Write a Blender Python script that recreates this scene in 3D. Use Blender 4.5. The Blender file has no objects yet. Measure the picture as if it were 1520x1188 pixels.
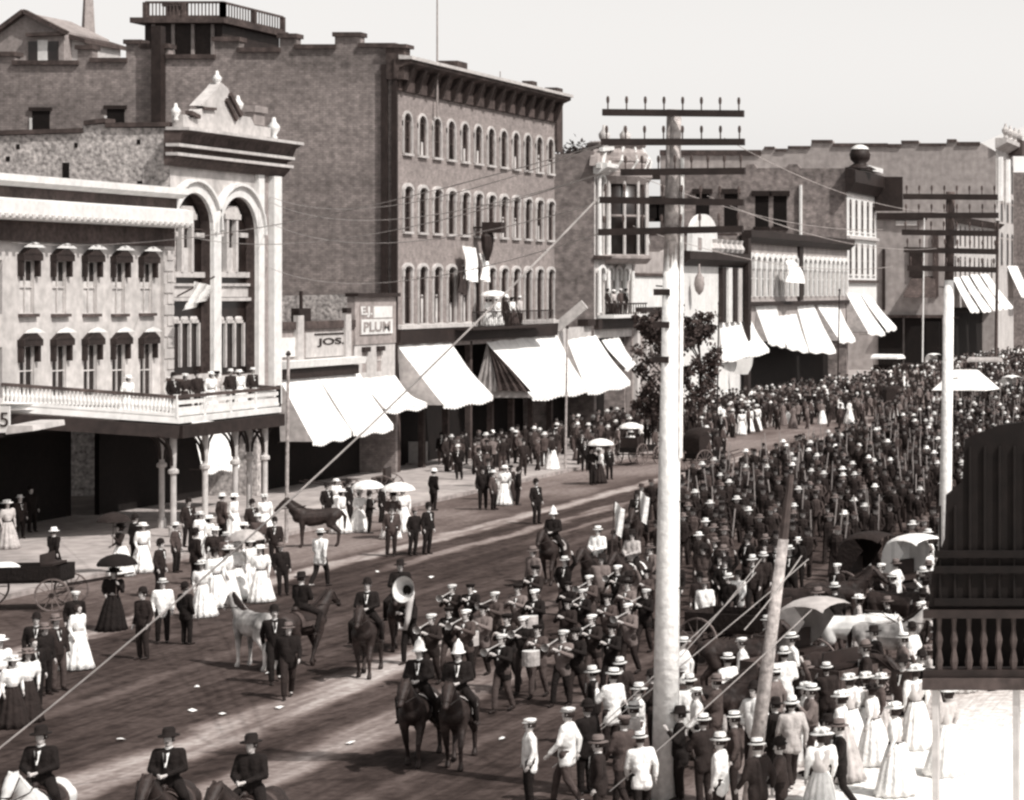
import bpy, math, random
from mathutils import Vector, Matrix
rnd = random.Random(11)
scene = bpy.context.scene
C = scene.collection
# ---------------------------------------------------------------- surveyed camera: level view straight up the street, shifted frame
F, VX, VY, HC = 3400.0, 2040.0, 430.0, 9.7
def gp(px, py, z=0.0):
    s = (py - VY) / (HC - z); return Vector(((px - VX) / s, F / s, z))
def fp(px, py, X=-51.0):
    s = (px - VX) / X; return Vector((X, F / s, HC - (py - VY) / s))
def dp(px, py, Y):
    s = F / Y; return Vector(((px - VX) / s, Y, HC - (py - VY) / s))
cam = bpy.data.cameras.new('camera'); camo = bpy.data.objects.new('camera', cam); C.objects.link(camo)
camo.location = (0, 0, HC); camo.rotation_euler = (math.pi / 2, 0, 0)
cam.sensor_width = 36; cam.lens = 36 * F / 1520
cam.shift_x = -(VX - 760) / 1520; cam.shift_y = -(594 - VY) / 1520
cam.clip_start = .5; cam.clip_end = 30000
scene.camera = camo
scene.view_settings.view_transform = 'Standard'; scene.view_settings.look = 'None'
scene.view_settings.exposure = 0; scene.view_settings.gamma = 1
scene.render.engine = 'CYCLES'
scene.cycles.max_bounces = 5; scene.cycles.diffuse_bounces = 3
scene.cycles.filter_width = 2.5
try: scene.cycles.use_denoising = True
except Exception: pass
# ---------------------------------------------------------------- light
SUN_AZ = Vector((0.905, -0.425, 0)).normalized(); ELEV = math.radians(50)
sd = Vector((SUN_AZ.x * math.cos(ELEV), SUN_AZ.y * math.cos(ELEV), math.sin(ELEV)))
sl = bpy.data.lights.new('sun', 'SUN'); so = bpy.data.objects.new('sun', sl); C.objects.link(so)
sl.energy = 4.6; sl.angle = math.radians(.5); sl.color = (1, .965, .92)
so.rotation_euler = sd.to_track_quat('Z', 'Y').to_euler(); so.location = (40, -40, 60)
w = bpy.data.worlds.new('World'); scene.world = w; w.use_nodes = True
nt = w.node_tree; nt.nodes.clear()
sky = nt.nodes.new('ShaderNodeTexSky'); sky.sky_type = 'NISHITA'; sky.sun_disc = False
sky.sun_elevation = ELEV; sky.sun_rotation = math.atan2(SUN_AZ.x, SUN_AZ.y)
sky.air_density = 1.0; sky.dust_density = 6.0; sky.ozone_density = 1.0
bw = nt.nodes.new('ShaderNodeRGBToBW'); tint = nt.nodes.new('ShaderNodeMix'); tint.data_type = 'RGBA'; tint.blend_type = 'MULTIPLY'
tint.inputs['Factor'].default_value = 1; tint.inputs['B'].default_value = (1, .975, .95, 1)
bg = nt.nodes.new('ShaderNodeBackground'); bg.inputs['Strength'].default_value = .10
out = nt.nodes.new('ShaderNodeOutputWorld')
wtc = nt.nodes.new('ShaderNodeTexCoord'); wsp = nt.nodes.new('ShaderNodeSeparateXYZ'); nt.links.new(wtc.outputs['Generated'], wsp.inputs[0])
hz_ = nt.nodes.new('ShaderNodeMapRange'); hz_.interpolation_type = 'SMOOTHSTEP'; nt.links.new(wsp.outputs[2], hz_.inputs['Value'])
for k_, v_ in (('From Min', .06), ('From Max', .42), ('To Min', 7.4), ('To Max', 0)): hz_.inputs[k_].default_value = v_
hadd = nt.nodes.new('ShaderNodeMath'); nt.links.new(bw.outputs[0], hadd.inputs[0]); nt.links.new(hz_.outputs[0], hadd.inputs[1])
nt.links.new(sky.outputs[0], bw.inputs[0]); nt.links.new(hadd.outputs[0], tint.inputs['A'])
nt.links.new(tint.outputs['Result'], bg.inputs['Color']); nt.links.new(bg.outputs[0], out.inputs['Surface'])
# ---------------------------------------------------------------- materials (photograph is a warm monochrome print)
def tone(v):
    k = min(1, v / .6) ** .5
    return (v, v * (.64 + .34 * k), v * (.56 + .40 * k), 1)
MATS = {}
def mat(name, v, rough=.9, n1=(.35, .35), n2=(3.0, .25), streak=0, brick=None, bump=.0, stretch=None, spec=.25, coord='Object'):
    if name in MATS: return MATS[name]
    m = bpy.data.materials.new(name); m.use_nodes = True; MATS[name] = m
    t = m.node_tree; b = t.nodes['Principled BSDF']; L = t.links.new
    b.inputs['Roughness'].default_value = rough
    b.inputs['Specular IOR Level'].default_value = spec
    tc = t.nodes.new('ShaderNodeTexCoord'); vec = tc.outputs[coord]
    def mapping(scale):
        mp = t.nodes.new('ShaderNodeMapping'); mp.inputs['Scale'].default_value = scale; L(vec, mp.inputs['Vector']); return mp.outputs[0]
    def nz(scale, sc=(1, 1, 1), det=6):
        n = t.nodes.new('ShaderNodeTexNoise'); n.inputs['Scale'].default_value = scale; n.inputs['Detail'].default_value = det
        L(mapping(sc), n.inputs['Vector']); return n.outputs['Fac']
    def rng(s, lo, hi, a=.3, c=.7):
        r = t.nodes.new('ShaderNodeMapRange'); L(s, r.inputs['Value'])
        r.inputs['From Min'].default_value = a; r.inputs['From Max'].default_value = c
        r.inputs['To Min'].default_value = lo; r.inputs['To Max'].default_value = hi; return r.outputs[0]
    def mul(a, c):
        x = t.nodes.new('ShaderNodeMath'); x.operation = 'MULTIPLY'; L(a, x.inputs[0]); L(c, x.inputs[1]); return x.outputs[0]
    f1 = nz(n1[0], stretch or (1, 1, 1)); fac = rng(f1, 1 - n1[1], 1 + n1[1])
    f2 = nz(n2[0]); fac = mul(fac, rng(f2, 1 - n2[1], 1 + n2[1]))
    if streak: fac = mul(fac, rng(nz(1.2, (1.5, 1.5, .08)), 1 - streak, 1 + streak * .6))
    if brick:
        bt = t.nodes.new('ShaderNodeTexBrick'); bt.inputs['Scale'].default_value = 1.0
        bt.inputs['Brick Width'].default_value = brick[0]; bt.inputs['Row Height'].default_value = brick[1]; bt.inputs['Mortar Size'].default_value = brick[2]
        bt.inputs['Color1'].default_value = (1.1, 1.1, 1.1, 1); bt.inputs['Color2'].default_value = (.8, .8, .8, 1); bt.inputs['Mortar'].default_value = (brick[3],) * 3 + (1,)
        sx = t.nodes.new('ShaderNodeSeparateXYZ'); L(vec, sx.inputs[0]); cb = t.nodes.new('ShaderNodeCombineXYZ')
        ad = t.nodes.new('ShaderNodeMath'); L(sx.outputs[0], ad.inputs[0]); L(sx.outputs[1], ad.inputs[1])
        L(ad.outputs[0], cb.inputs[0]); L(sx.outputs[2], cb.inputs[1]); L(cb.outputs[0], bt.inputs['Vector'])
        g = t.nodes.new('ShaderNodeRGBToBW'); L(bt.outputs[0], g.inputs[0]); fac = mul(fac, g.outputs[0])
    vm = t.nodes.new('ShaderNodeVectorMath'); vm.operation = 'SCALE'; vm.inputs[0].default_value = tone(v)[:3]; L(fac, vm.inputs['Scale'])
    L(vm.outputs[0], b.inputs['Base Color'])
    if bump:
        bp = t.nodes.new('ShaderNodeBump'); bp.inputs['Strength'].default_value = bump; bp.inputs['Distance'].default_value = .05
        L(f2, bp.inputs['Height']); L(bp.outputs[0], b.inputs['Normal'])
    return m
M = dict(
    brick_big=mat('sooty_brick', .26, n1=(.5, .28), n2=(3.2, .3), streak=.12, brick=(.32, .11, .018, .72), bump=.3, stretch=(.25, .25, 1.1)),
    brick_front=mat('facade_brick', .27, n1=(.3, .12), n2=(2.6, .2), brick=(.24, .085, .012, .85), bump=.2),
    brick_mid=mat('mid_brick', .26, n1=(.4, .25), n2=(2.2, .4), streak=.15, brick=(.3, .1, .015, .8), stretch=(.3, .3, 1)),
    brick_pale=mat('pale_brick', .36, n1=(.2, .12), n2=(1.2, .2), streak=.1),
    rubble=mat('rubble_stone', .42, n1=(1.8, .22), n2=(5.5, .6), streak=.1, bump=.7),
    stone=mat('pale_stone', .47, n1=(.4, .16), n2=(2.4, .2), streak=.12, bump=.2),
    white=mat('white_paint', .68, n1=(.6, .08), n2=(4, .1), streak=.08, rough=.7),
    cream=mat('cream_paint', .48, n1=(.6, .12), n2=(4, .15), streak=.14, rough=.75),
    grey=mat('grey_paint', .3, n1=(.6, .15), n2=(4, .2), streak=.15, rough=.8),
    dark=mat('dark_paint', .026, n1=(.6, .25), n2=(4, .3), rough=.6),
    brown=mat('dark_wood', .075, n1=(.8, .3), n2=(5, .35), streak=.3, rough=.8),
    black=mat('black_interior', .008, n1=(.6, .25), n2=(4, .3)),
    glass=mat('window_glass', .016, rough=.3, n1=(.8, .5), n2=(3, .3), spec=.5),
    blind=mat('window_blind', .5, n1=(.8, .2), n2=(3, .2)),
    canvas=mat('white_canvas', .86, n1=(.7, .09), n2=(3.5, .07), streak=.1, rough=.9, bump=.5),
    canvas_grey=mat('grey_canvas', .42, n1=(.5, .15), n2=(3.5, .2), rough=.9, bump=.3),
    wood_pole=mat('weathered_pole', .36, n1=(1.5, .25), n2=(9, .4), streak=.4, bump=.6),
    pole_white=mat('whitewashed_pole', .8, n1=(1.2, .12), n2=(8, .16), streak=.22, bump=.5),
    wire=mat('wire', .35, rough=.6), wire_dark=mat('dark_wire', .05),
    roof=mat('tar_roof', .06), rope=mat('rope', .45),
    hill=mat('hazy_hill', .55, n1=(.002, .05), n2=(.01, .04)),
    skin=mat('skin', .44, n1=(3, .1), n2=(20, .1)),
    shoe=mat('boot_leather', .02, rough=.5),
    hair=mat('hair', .03), brass=mat('brass', .5, rough=.3, spec=.6),
    leather=mat('leather', .03, rough=.5),
    leaf=mat('leaves', .06, n1=(1.2, .5), n2=(6, .5)), bark=mat('bark', .07),
    walk=mat('flagstone_walk', .34, n1=(.35, .22), n2=(2, .25), bump=.2),
    kerb=mat('kerb_stone', .3, n1=(.4, .2), n2=(3, .3)),
)
# ---------------------------------------------------------------- mesh builder
ORG = {}
def root_of(o):
    while o.parent: o = o.parent
    return o
class MB:
    def __init__(s): s.v, s.f, s.m = [], [], []
    def add(s, vs, fs, mi=0):
        n = len(s.v); s.v += [Vector(p) for p in vs]; s.f += [tuple(i + n for i in f) for f in fs]; s.m += [mi] * len(fs); return s
    def box(s, x0, x1, y0, y1, z0, z1, mi=0):
        if x0 > x1: x0, x1 = x1, x0
        if y0 > y1: y0, y1 = y1, y0
        if z0 > z1: z0, z1 = z1, z0
        return s.add([(x, y, z) for z in (z0, z1) for y in (y0, y1) for x in (x0, x1)],
                     [(0, 2, 3, 1), (4, 5, 7, 6), (0, 1, 5, 4), (2, 6, 7, 3), (0, 4, 6, 2), (1, 3, 7, 5)], mi)
    def bar(s, p, q, w, h=None, mi=0, up=(0, 0, 1)):
        p, q = Vector(p), Vector(q); h = h or w; d = (q - p).normalized(); u = Vector(up)
        if abs(d.dot(u)) > .95: u = Vector((0, 1, 0))
        a = d.cross(u).normalized() * w / 2; b = a.cross(d).normalized() * h / 2
        vs = [c + i * a + j * b for c in (p, q) for i, j in ((-1, -1), (1, -1), (1, 1), (-1, 1))]
        return s.add(vs, [(0, 1, 2, 3), (7, 6, 5, 4), (0, 4, 5, 1), (1, 5, 6, 2), (2, 6, 7, 3), (3, 7, 4, 0)], mi)
    def tube(s, pts, r, n=8, mi=0, close=True):
        pts = [Vector(p) for p in pts]; rs = r if isinstance(r, (list, tuple)) else [r] * len(pts); vs = []; fs = []
        for k, p in enumerate(pts):
            d = (pts[min(k + 1, len(pts) - 1)] - pts[max(k - 1, 0)]).normalized()
            u = Vector((0, 0, 1)) if abs(d.z) < .9 else Vector((0, 1, 0)); a = d.cross(u).normalized(); b = d.cross(a)
            vs += [p + rs[k] * (math.cos(2 * math.pi * j / n) * a + math.sin(2 * math.pi * j / n) * b) for j in range(n)]
        for k in range(len(pts) - 1):
            for j in range(n): fs.append((k * n + j, k * n + (j + 1) % n, (k + 1) * n + (j + 1) % n, (k + 1) * n + j))
        if close: fs += [tuple(range(n)), tuple(range(len(vs) - 1, len(vs) - n - 1, -1))]
        return s.add(vs, fs, mi)
    def lathe(s, prof, c=(0, 0, 0), n=12, mi=0, wave=0, nw=8, cap=True, sx=1, sy=1):
        vs, fs = [], []; c = Vector(c)
        for k, (r, z) in enumerate(prof):
            for j in range(n):
                a = 2 * math.pi * j / n; rr = r * (1 + wave * (1 if k == 0 else .5) * math.sin(nw * a)); vs.append(c + Vector((sx * rr * math.cos(a), sy * rr * math.sin(a), z)))
        for k in range(len(prof) - 1):
            for j in range(n): fs.append((k * n + j, k * n + (j + 1) % n, (k + 1) * n + (j + 1) % n, (k + 1) * n + j))
        if cap: fs += [tuple(range(n - 1, -1, -1)), tuple(range(len(vs) - n, len(vs)))]
        return s.add(vs, fs, mi)
    def prism(s, poly, off, mi=0):
        poly = [Vector(p) for p in poly]; off = Vector(off); n = len(poly)
        return s.add(poly + [p + off for p in poly], [tuple(range(n)), tuple(range(2 * n - 1, n - 1, -1))] + [(i, i + n, (i + 1) % n + n, (i + 1) % n) for i in range(n)], mi)
    def quad(s, a, b, c, d, mi=0): return s.add([a, b, c, d], [(0, 1, 2, 3)], mi)
    def each(s, name, mats, parent):
        # every piece added becomes a part of its own
        n = len(s.v); par = list(range(n))
        def find(i):
            while par[i] != i: par[i] = par[par[i]]; i = par[i]
            return i
        for f in s.f:
            for i in f[1:]: par[find(i)] = find(f[0])
        groups = {}
        for f, m in zip(s.f, s.m): groups.setdefault(find(f[0]), []).append((f, m))
        res = []
        for fs in groups.values():
            ids = sorted({i for f, _ in fs for i in f}); mp = {i: k for k, i in enumerate(ids)}; b = MB(); b.v = [s.v[i] for i in ids]; b.f = [tuple(mp[i] for i in f) for f, _ in fs]; b.m = [m for _, m in fs]; res.append(b.build(name, mats, parent))
        return res
    def build(s, name, mats, parent=None, label=None, cat=None, group=None, kind=None, smooth=False, loc=None):
        if not isinstance(mats, (list, tuple)): mats = [mats]
        o0 = ORG.get(root_of(parent).name, Vector()) if parent else (Vector(loc) if loc is not None else Vector())
        me = bpy.data.meshes.new(name); me.from_pydata([p - o0 for p in s.v], [], s.f)
        for m in mats: me.materials.append(m)
        me.polygons.foreach_set('material_index', s.m)
        if smooth: me.polygons.foreach_set('use_smooth', [True] * len(me.polygons))
        me.update(); me.validate()
        import bmesh
        bm = bmesh.new(); bm.from_mesh(me); bmesh.ops.recalc_face_normals(bm, faces=bm.faces); bm.to_mesh(me); bm.free()
        o = bpy.data.objects.new(name, me); C.objects.link(o)
        if parent: o.parent = parent
        else: o.location = o0; ORG[o.name] = o0
        tag(o, label, cat, group, kind); return o
def tag(o, label=None, cat=None, group=None, kind=None):
    if label: o['label'] = label
    if cat: o['category'] = cat
    if group: o['group'] = group
    if kind: o['kind'] = kind
    return o
def thing(name, loc, label, cat, group=None, rz=0):
    o = bpy.data.objects.new(name, None); C.objects.link(o); o.location = loc; o.rotation_euler = (0, 0, rz); o.empty_display_size = .3
    ORG[o.name] = Vector(loc); tag(o, label, cat, group); return o
def wall_holes(mb, X, y0, y1, z0, z1, holes, depth=.25, mi=0, rev=None):
    rev = mi if rev is None else rev
    ys = sorted({y0, y1} | {h[0] for h in holes} | {h[1] for h in holes}); zs = sorted({z0, z1} | {h[2] for h in holes} | {h[3] for h in holes})
    for i in range(len(ys) - 1):
        for k in range(len(zs) - 1):
            cy, cz = (ys[i] + ys[i + 1]) / 2, (zs[k] + zs[k + 1]) / 2
            if not any(h[0] < cy < h[1] and h[2] < cz < h[3] for h in holes):
                mb.quad((X, ys[i], zs[k]), (X, ys[i + 1], zs[k]), (X, ys[i + 1], zs[k + 1]), (X, ys[i], zs[k + 1]), mi)
    for h in holes:
        a, b, c, d = h[:4]; arch = h[4] if len(h) > 4 else 0; D = X - depth
        top = d - arch
        mb.quad((X, a, c), (D, a, c), (D, a, top), (X, a, top), rev); mb.quad((X, b, c), (D, b, c), (D, b, top), (X, b, top), rev)
        mb.quad((X, a, c), (X, b, c), (D, b, c), (D, a, c), rev)
        if arch:
            m, r = (a + b) / 2, (b - a) / 2; pts = [(m - r * math.cos(math.pi * t / 12), top + arch * math.sin(math.pi * t / 12)) for t in range(13)]
            for t in range(12):
                (p, q), (p2, q2) = pts[t], pts[t + 1]
                mb.quad((X, p, q), (X, p2, q2), (X, p2, d), (X, p, d), mi); mb.quad((X, p, q), (D, p, q), (D, p2, q2), (X, p2, q2), rev)
        else: mb.quad((X, a, d), (D, a, d), (D, b, d), (X, b, d), rev)
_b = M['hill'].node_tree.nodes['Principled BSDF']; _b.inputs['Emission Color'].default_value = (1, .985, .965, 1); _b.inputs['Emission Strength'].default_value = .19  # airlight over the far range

def seams(m, gap=.95):
    # sewn widths of canvas: faint darker lines across the awning every metre of street frontage
    t = m.node_tree; b = t.nodes['Principled BSDF']; src = b.inputs['Base Color'].links[0].from_socket
    g = t.nodes.new('ShaderNodeNewGeometry'); sp = t.nodes.new('ShaderNodeSeparateXYZ'); t.links.new(g.outputs['Position'], sp.inputs[0])
    def mt(op, a, c):
        n = t.nodes.new('ShaderNodeMath'); n.operation = op
        for i, s in enumerate((a, c)):
            if isinstance(s, (int, float)): n.inputs[i].default_value = s
            else: t.links.new(s, n.inputs[i])
        return n.outputs[0]
    f = mt('FRACT', mt('DIVIDE', sp.outputs[1], gap), 0); k = mt('GREATER_THAN', f, .07); k = mt('ADD', mt('MULTIPLY', k, .2), .8)
    v = t.nodes.new('ShaderNodeVectorMath'); v.operation = 'SCALE'; t.links.new(src, v.inputs[0]); t.links.new(k, v.inputs['Scale']); t.links.new(v.outputs[0], b.inputs['Base Color'])
seams(M['canvas'])
# ================================================================ SETTING: ground, road, walk, hills
def ground_mat():
    m = bpy.data.materials.new('dirt_road'); m.use_nodes = True; t = m.node_tree; L = t.links.new; b = t.nodes['Principled BSDF']
    b.inputs['Roughness'].default_value = .95; b.inputs['Specular IOR Level'].default_value = .1
    geo = t.nodes.new('ShaderNodeNewGeometry'); sep = t.nodes.new('ShaderNodeSeparateXYZ'); L(geo.outputs['Position'], sep.inputs[0])
    def math_(op, a, c=None, cl=False):
        n = t.nodes.new('ShaderNodeMath'); n.operation = op; n.use_clamp = cl
        for i, s in enumerate((a, c)):
            if s is None: continue
            if isinstance(s, (int, float)): n.inputs[i].default_value = s
            else: L(s, n.inputs[i])
        return n.outputs[0]
    def noise_(scale, sc, det=6):
        mp = t.nodes.new('ShaderNodeMapping'); mp.inputs['Scale'].default_value = sc; L(geo.outputs['Position'], mp.inputs[0])
        n = t.nodes.new('ShaderNodeTexNoise'); n.inputs['Scale'].default_value = scale; n.inputs['Detail'].default_value = det; L(mp.outputs[0], n.inputs['Vector']); return n.outputs['Fac']
    def ramp(s, a, c, lo, hi):
        r = t.nodes.new('ShaderNodeMapRange'); L(s, r.inputs['Value']); r.interpolation_type = 'SMOOTHSTEP'
        for k, v in (('From Min', a), ('From Max', c), ('To Min', lo), ('To Max', hi)): r.inputs[k].default_value = v
        return r.outputs[0]
    X, Y = sep.outputs[0], sep.outputs[1]
    wob = math_('MULTIPLY', math_('SUBTRACT', noise_(1, (.03, .03, .03), 3), .5), 2.6)
    rag = math_('MULTIPLY', math_('SUBTRACT', noise_(1, (.8, .5, .9), 5), .5), 1.3)
    XX = math_('ADD', math_('ADD', X, wob), rag)
    # damp dark soil, streaked along the street by wheels
    streak = noise_(1, (1.5, .16, 1), 7); blot = noise_(1, (.22, .12, 1), 5); fine = noise_(1, (5, 5, 5), 5)
    ruts = noise_(1, (7, .10, 1), 4); dung = noise_(1, (2.2, 1.6, 1), 6)
    v = math_('MULTIPLY', ramp(streak, .3, .7, .036, .062), ramp(blot, .3, .7, .78, 1.25))
    v = math_('MULTIPLY', math_('MULTIPLY', v, ramp(ruts, .35, .65, .86, 1.16)), ramp(dung, .28, .55, .55, 1.14))
    def track(x0, wd, amt, a=-1e4, c=1e4):
        d = math_('ABSOLUTE', math_('SUBTRACT', XX, x0)); k = ramp(d, wd * .25, wd, amt, 0.0)
        k = math_('MULTIPLY', k, ramp(streak, .25, .62, .35, 1.2))
        if c < 1e4: k = math_('MULTIPLY', k, ramp(Y, c, c + 12, 1, 0))
        if a > -1e4: k = math_('MULTIPLY', k, ramp(Y, a - 10, a, 0, 1))
        return k
    for args in ((-25.4, 1.2, .26, -1e4, 58), (-25.4, .9, .09, 62), (-22.2, 1.1, .20, -1e4, 52), (-19.2, .5, .04), (-34.0, .5, .16, 85), (-36.3, .75, .26), (-32.3, .4, .10, 95), (-30.5, .4, .03), (-16.0, .8, .05)):
        v = math_('ADD', v, track(*args))
    # trampled pale dust in the gutter strip; white glare painted onto the near side
    v = math_('ADD', v, math_('MULTIPLY', math_('MULTIPLY', ramp(XX, -38.2, -36.2, 1, 0), ramp(Y, 66, 84, .25, 1)), ramp(blot, .3, .62, .05, .15)))
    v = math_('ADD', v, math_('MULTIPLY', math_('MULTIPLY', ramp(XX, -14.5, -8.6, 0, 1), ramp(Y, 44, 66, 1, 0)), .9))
    v = math_('MULTIPLY', v, ramp(fine, .3, .7, .78, 1.22))
    cmb = t.nodes.new('ShaderNodeCombineColor')
    k = math_('POWER', math_('MINIMUM', v, .8), .5)
    L(v, cmb.inputs[0]); L(math_('MULTIPLY', v, math_('ADD', math_('MULTIPLY', k, .38), .65)), cmb.inputs[1]); L(math_('MULTIPLY', v, math_('ADD', math_('MULTIPLY', k, .44), .57)), cmb.inputs[2])
    L(cmb.outputs[0], b.inputs['Base Color'])
    bp = t.nodes.new('ShaderNodeBump'); bp.inputs['Strength'].default_value = .6; bp.inputs['Distance'].default_value = .12
    L(math_('ADD', math_('ADD', streak, math_('MULTIPLY', math_('ADD', ruts, dung), .4)), math_('MULTIPLY', fine, .3)), bp.inputs['Height']); L(bp.outputs[0], b.inputs['Normal'])
    return m
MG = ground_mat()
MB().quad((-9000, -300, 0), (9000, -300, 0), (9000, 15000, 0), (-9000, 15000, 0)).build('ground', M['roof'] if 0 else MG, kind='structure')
mb = MB(); mb.box(-120, -43, 20, 420, -.3, .15, 0); mb.box(-43, -42.75, 20, 420, -.3, .16, 1)
mb.build('pavement', [M['walk'], M['kerb']], kind='structure')
# distant mountain flank rising to the right, and scattered hills
mb = MB(); vs, fs = [], []; NX, NY = 60, 14
from mathutils import noise as mnoise
for j in range(NY):
    for i in range(NX):
        px = 950 + i * 22; Y = 5200 + j * 260; x = (px - VX) / F * 6000; t = j / (NY - 1)
        u = max(0, min(1, (px - 1080) / 460)); top = 245 - 185 * u ** 1.05 + (60 if px > 1560 else 0) * min(1, (px - 1560) / 500)
        hgt = (VY - top) / F * 6000 * math.sin(math.pi / 2 * min(1, t * 1.25)) + 22 * mnoise.noise(Vector((x * .004, Y * .004, 0))) * (t > .1)
        vs.append((x, Y, max(-5, hgt)))
for j in range(NY - 1):
    for i in range(NX - 1): fs.append((j * NX + i, j * NX + i + 1, (j + 1) * NX + i + 1, (j + 1) * NX + i))
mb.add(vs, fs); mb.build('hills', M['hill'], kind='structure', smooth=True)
# ================================================================ BUILDINGS
XF = -51.0
def window(parent, X, a, b, c, d, arch=0, depth=.22, cols=2, rows=2, bar=.05, frame='white', pane='glass', blind=0):
    mb = MB(); D = X - depth + .012; m, r = (a + b) / 2, (b - a) / 2; top = d - arch
    pts = [(D, a, c), (D, b, c)] + ([(D, m + r * math.cos(math.pi * t / 10), top + arch * math.sin(math.pi * t / 10)) for t in range(11)] if arch else [(D, b, d), (D, a, d)])
    mb.add(pts, [tuple(range(len(pts)))], 0)
    if blind: mb.quad((D + .012, a, c), (D + .012, b, c), (D + .012, b, c + (d - c) * blind), (D + .012, a, c + (d - c) * blind), 2)
    for i in range(cols + 1):
        y = a + (b - a) * i / cols; h = d if not arch else top + arch * math.sqrt(max(0, 1 - ((y - m) / r) ** 2)); mb.box(D + .02, D + .08, y - bar / 2, y + bar / 2, c, h, 1)
    for k in range(rows + 1):
        z = c + (top - c) * k / rows; mb.box(D + .025, D + .075, a, b, z - bar / 2, z + bar / 2, 1)
    return mb.build('window', [M[pane], M[frame], M['blind']], parent)
def hood(parent, X, a, b, z, h, out=.18, mt='white', style='arch', arch=0):
    mb = MB(); m, r = (a + b) / 2, (b - a) / 2
    if style == 'arch':
        for t in range(10):
            p = [(X, m - rr * math.cos(math.pi * tt / 10), z - arch + (arch + rr - r) * math.sin(math.pi * tt / 10)) for rr in (r, r + h) for tt in (t, t + 1)]
            mb.prism([p[0], p[1], p[3], p[2]], (out, 0, 0))
        for y in (a - h, b): mb.box(X, X + out * .8, y, y + h, z - arch - h * 2.2, z - arch)
    else:
        mb.box(X, X + out, a - .16, b + .16, z, z + h * .45); mb.prism([(X, a - .1, z + h * .45), (X, b + .1, z + h * .45), (X, m + .1, z + h), (X, m - .1, z + h)], (out * 1.1, 0, 0))
        for y in (a - .14, b): mb.box(X, X + out * .7, y, y + .14, z - h * 1.1, z)
    return mb.build('window_hood', M[mt], parent)
def sill(parent, X, a, b, z, mt='white', out=.16, h=.12): return MB().box(X, X + out, a - .1, b + .1, z - h, z).build('window_sill', M[mt], parent)
def cornice(parent, X, ya, yb, prof, mt, name='cornice'):
    return MB().prism([(X + x, ya, z) for x, z in prof], (0, yb - ya, 0)).build(name, M[mt], parent)

# ---- A: pale stone house at left edge with five bays
A = thing('corner_house', (XF, 90, 0), 'pale stone two-storey house with hooded windows and heavy white cornice at left edge', 'building')
yA0, yA1 = 80.0, fp(252, 300).y
ZA = fp(130, 322).z
holes = []; cx_hi = [(40, 387, 466), (88, 388, 466), (134, 389, 466), (176, 390, 466), (217, 391, 465)]; wA = []
for px, t0, b0 in cx_hi:
    y = fp(px, 430).y; s = F / y
    for tt, bb in ((t0, b0), (514 - (px - 40) * .02, 588)):
        q = (y - .47, y + .47, HC - (bb - VY) / s, HC - (tt - VY) / s); holes.append(q); wA.append((q, tt < 450))
yy = fp(-8, 430).y; holes += [(yy - .47, yy + .47, holes[0][2], holes[0][3]), (yy - .47, yy + .47, holes[1][2], holes[1][3])]
mb = MB(); wall_holes(mb, XF, yA0, yA1, 4.4, ZA + .4, holes, .16)
mb.box(XF - 14, XF - .3, yA0, yA0 + .3, 0, ZA + .3); mb.box(XF - 14, XF - .3, yA1 - .3, yA1 - .02, 4.4, ZA + .3)
mb.build('wall', M['stone'], A)
MB().box(XF - 14, XF - .4, yA0 + .31, yA1 - .31, ZA, ZA + .2).build('roof', M['roof'], A)
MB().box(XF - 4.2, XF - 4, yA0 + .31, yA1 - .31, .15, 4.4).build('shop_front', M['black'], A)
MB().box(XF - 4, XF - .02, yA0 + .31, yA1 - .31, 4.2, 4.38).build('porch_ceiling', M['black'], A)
for q, hi in wA:
    wn = window(A, XF, *q, depth=.16, cols=2, rows=2, frame='cream', pane='glass', blind=.62 if hi else 0)
    hood(wn, XF, q[0], q[1], q[3], .55, .26, 'dark', 'flat'); 
    MB().prism([(XF + .27, q[0] - .2, q[3] + .5), (XF + .27, q[1] + .2, q[3] + .5), (XF + .27, q[1] - .1, q[3] + .62), (XF + .27, (q[0] + q[1]) / 2, q[3] + .7), (XF + .27, q[0] + .1, q[3] + .62)], (.06, 0, 0)).build('hood_cap', M['white'], wn)
    if hi: sill(wn, XF, q[0], q[1], q[2], 'brown')
zq = lambda py: fp(130, py).z; z0 = zq(362)
cornice(A, XF, yA0, yA1, [(.003, z0), (.22, z0), (.22, zq(333)), (.003, zq(333))], 'brown', 'frieze')  # cornice's cast shadow painted as a dark strip on the wall
cornice(A, XF, yA0, yA1, [(.003, zq(333) + .003), (.9, zq(333) + .003), (1.0, zq(328)), (1.0, zq(306)), (.7, zq(303)), (.003, zq(302))], 'white')
cornice(A, XF, yA0, yA1, [(.003, zq(302) + .003), (.3, zq(302) + .003), (.3, zq(286)), (.003, zq(286))], 'brown', 'frieze')  # underside shade of the gutter painted as a dark strip
cornice(A, XF, yA0, yA1, [(.003, zq(286) + .003), (.55, zq(286) + .003), (.8, zq(280)), (.8, zq(270)), (.003, zq(269))], 'white', 'gutter')
mb = MB()
for k in range(40): y = yA0 + .2 + k * (yA1 - yA0) / 40; mb.box(XF + 1.003, XF + 1.06, y, y + .16, zq(331), zq(325))
mb.each('dentil', M['cream'], A)
mb = MB(); mb.box(XF - .02, XF + .14, yA1 - .75, yA1, 4.4, z0)
for k in range(16): mb.box(XF + .14, XF + .19, yA1 - (.75 if k % 2 else .5), yA1, 4.5 + k * .46, 4.5 + k * .46 + .4)
mb.build('quoin', M['stone'], A)

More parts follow.
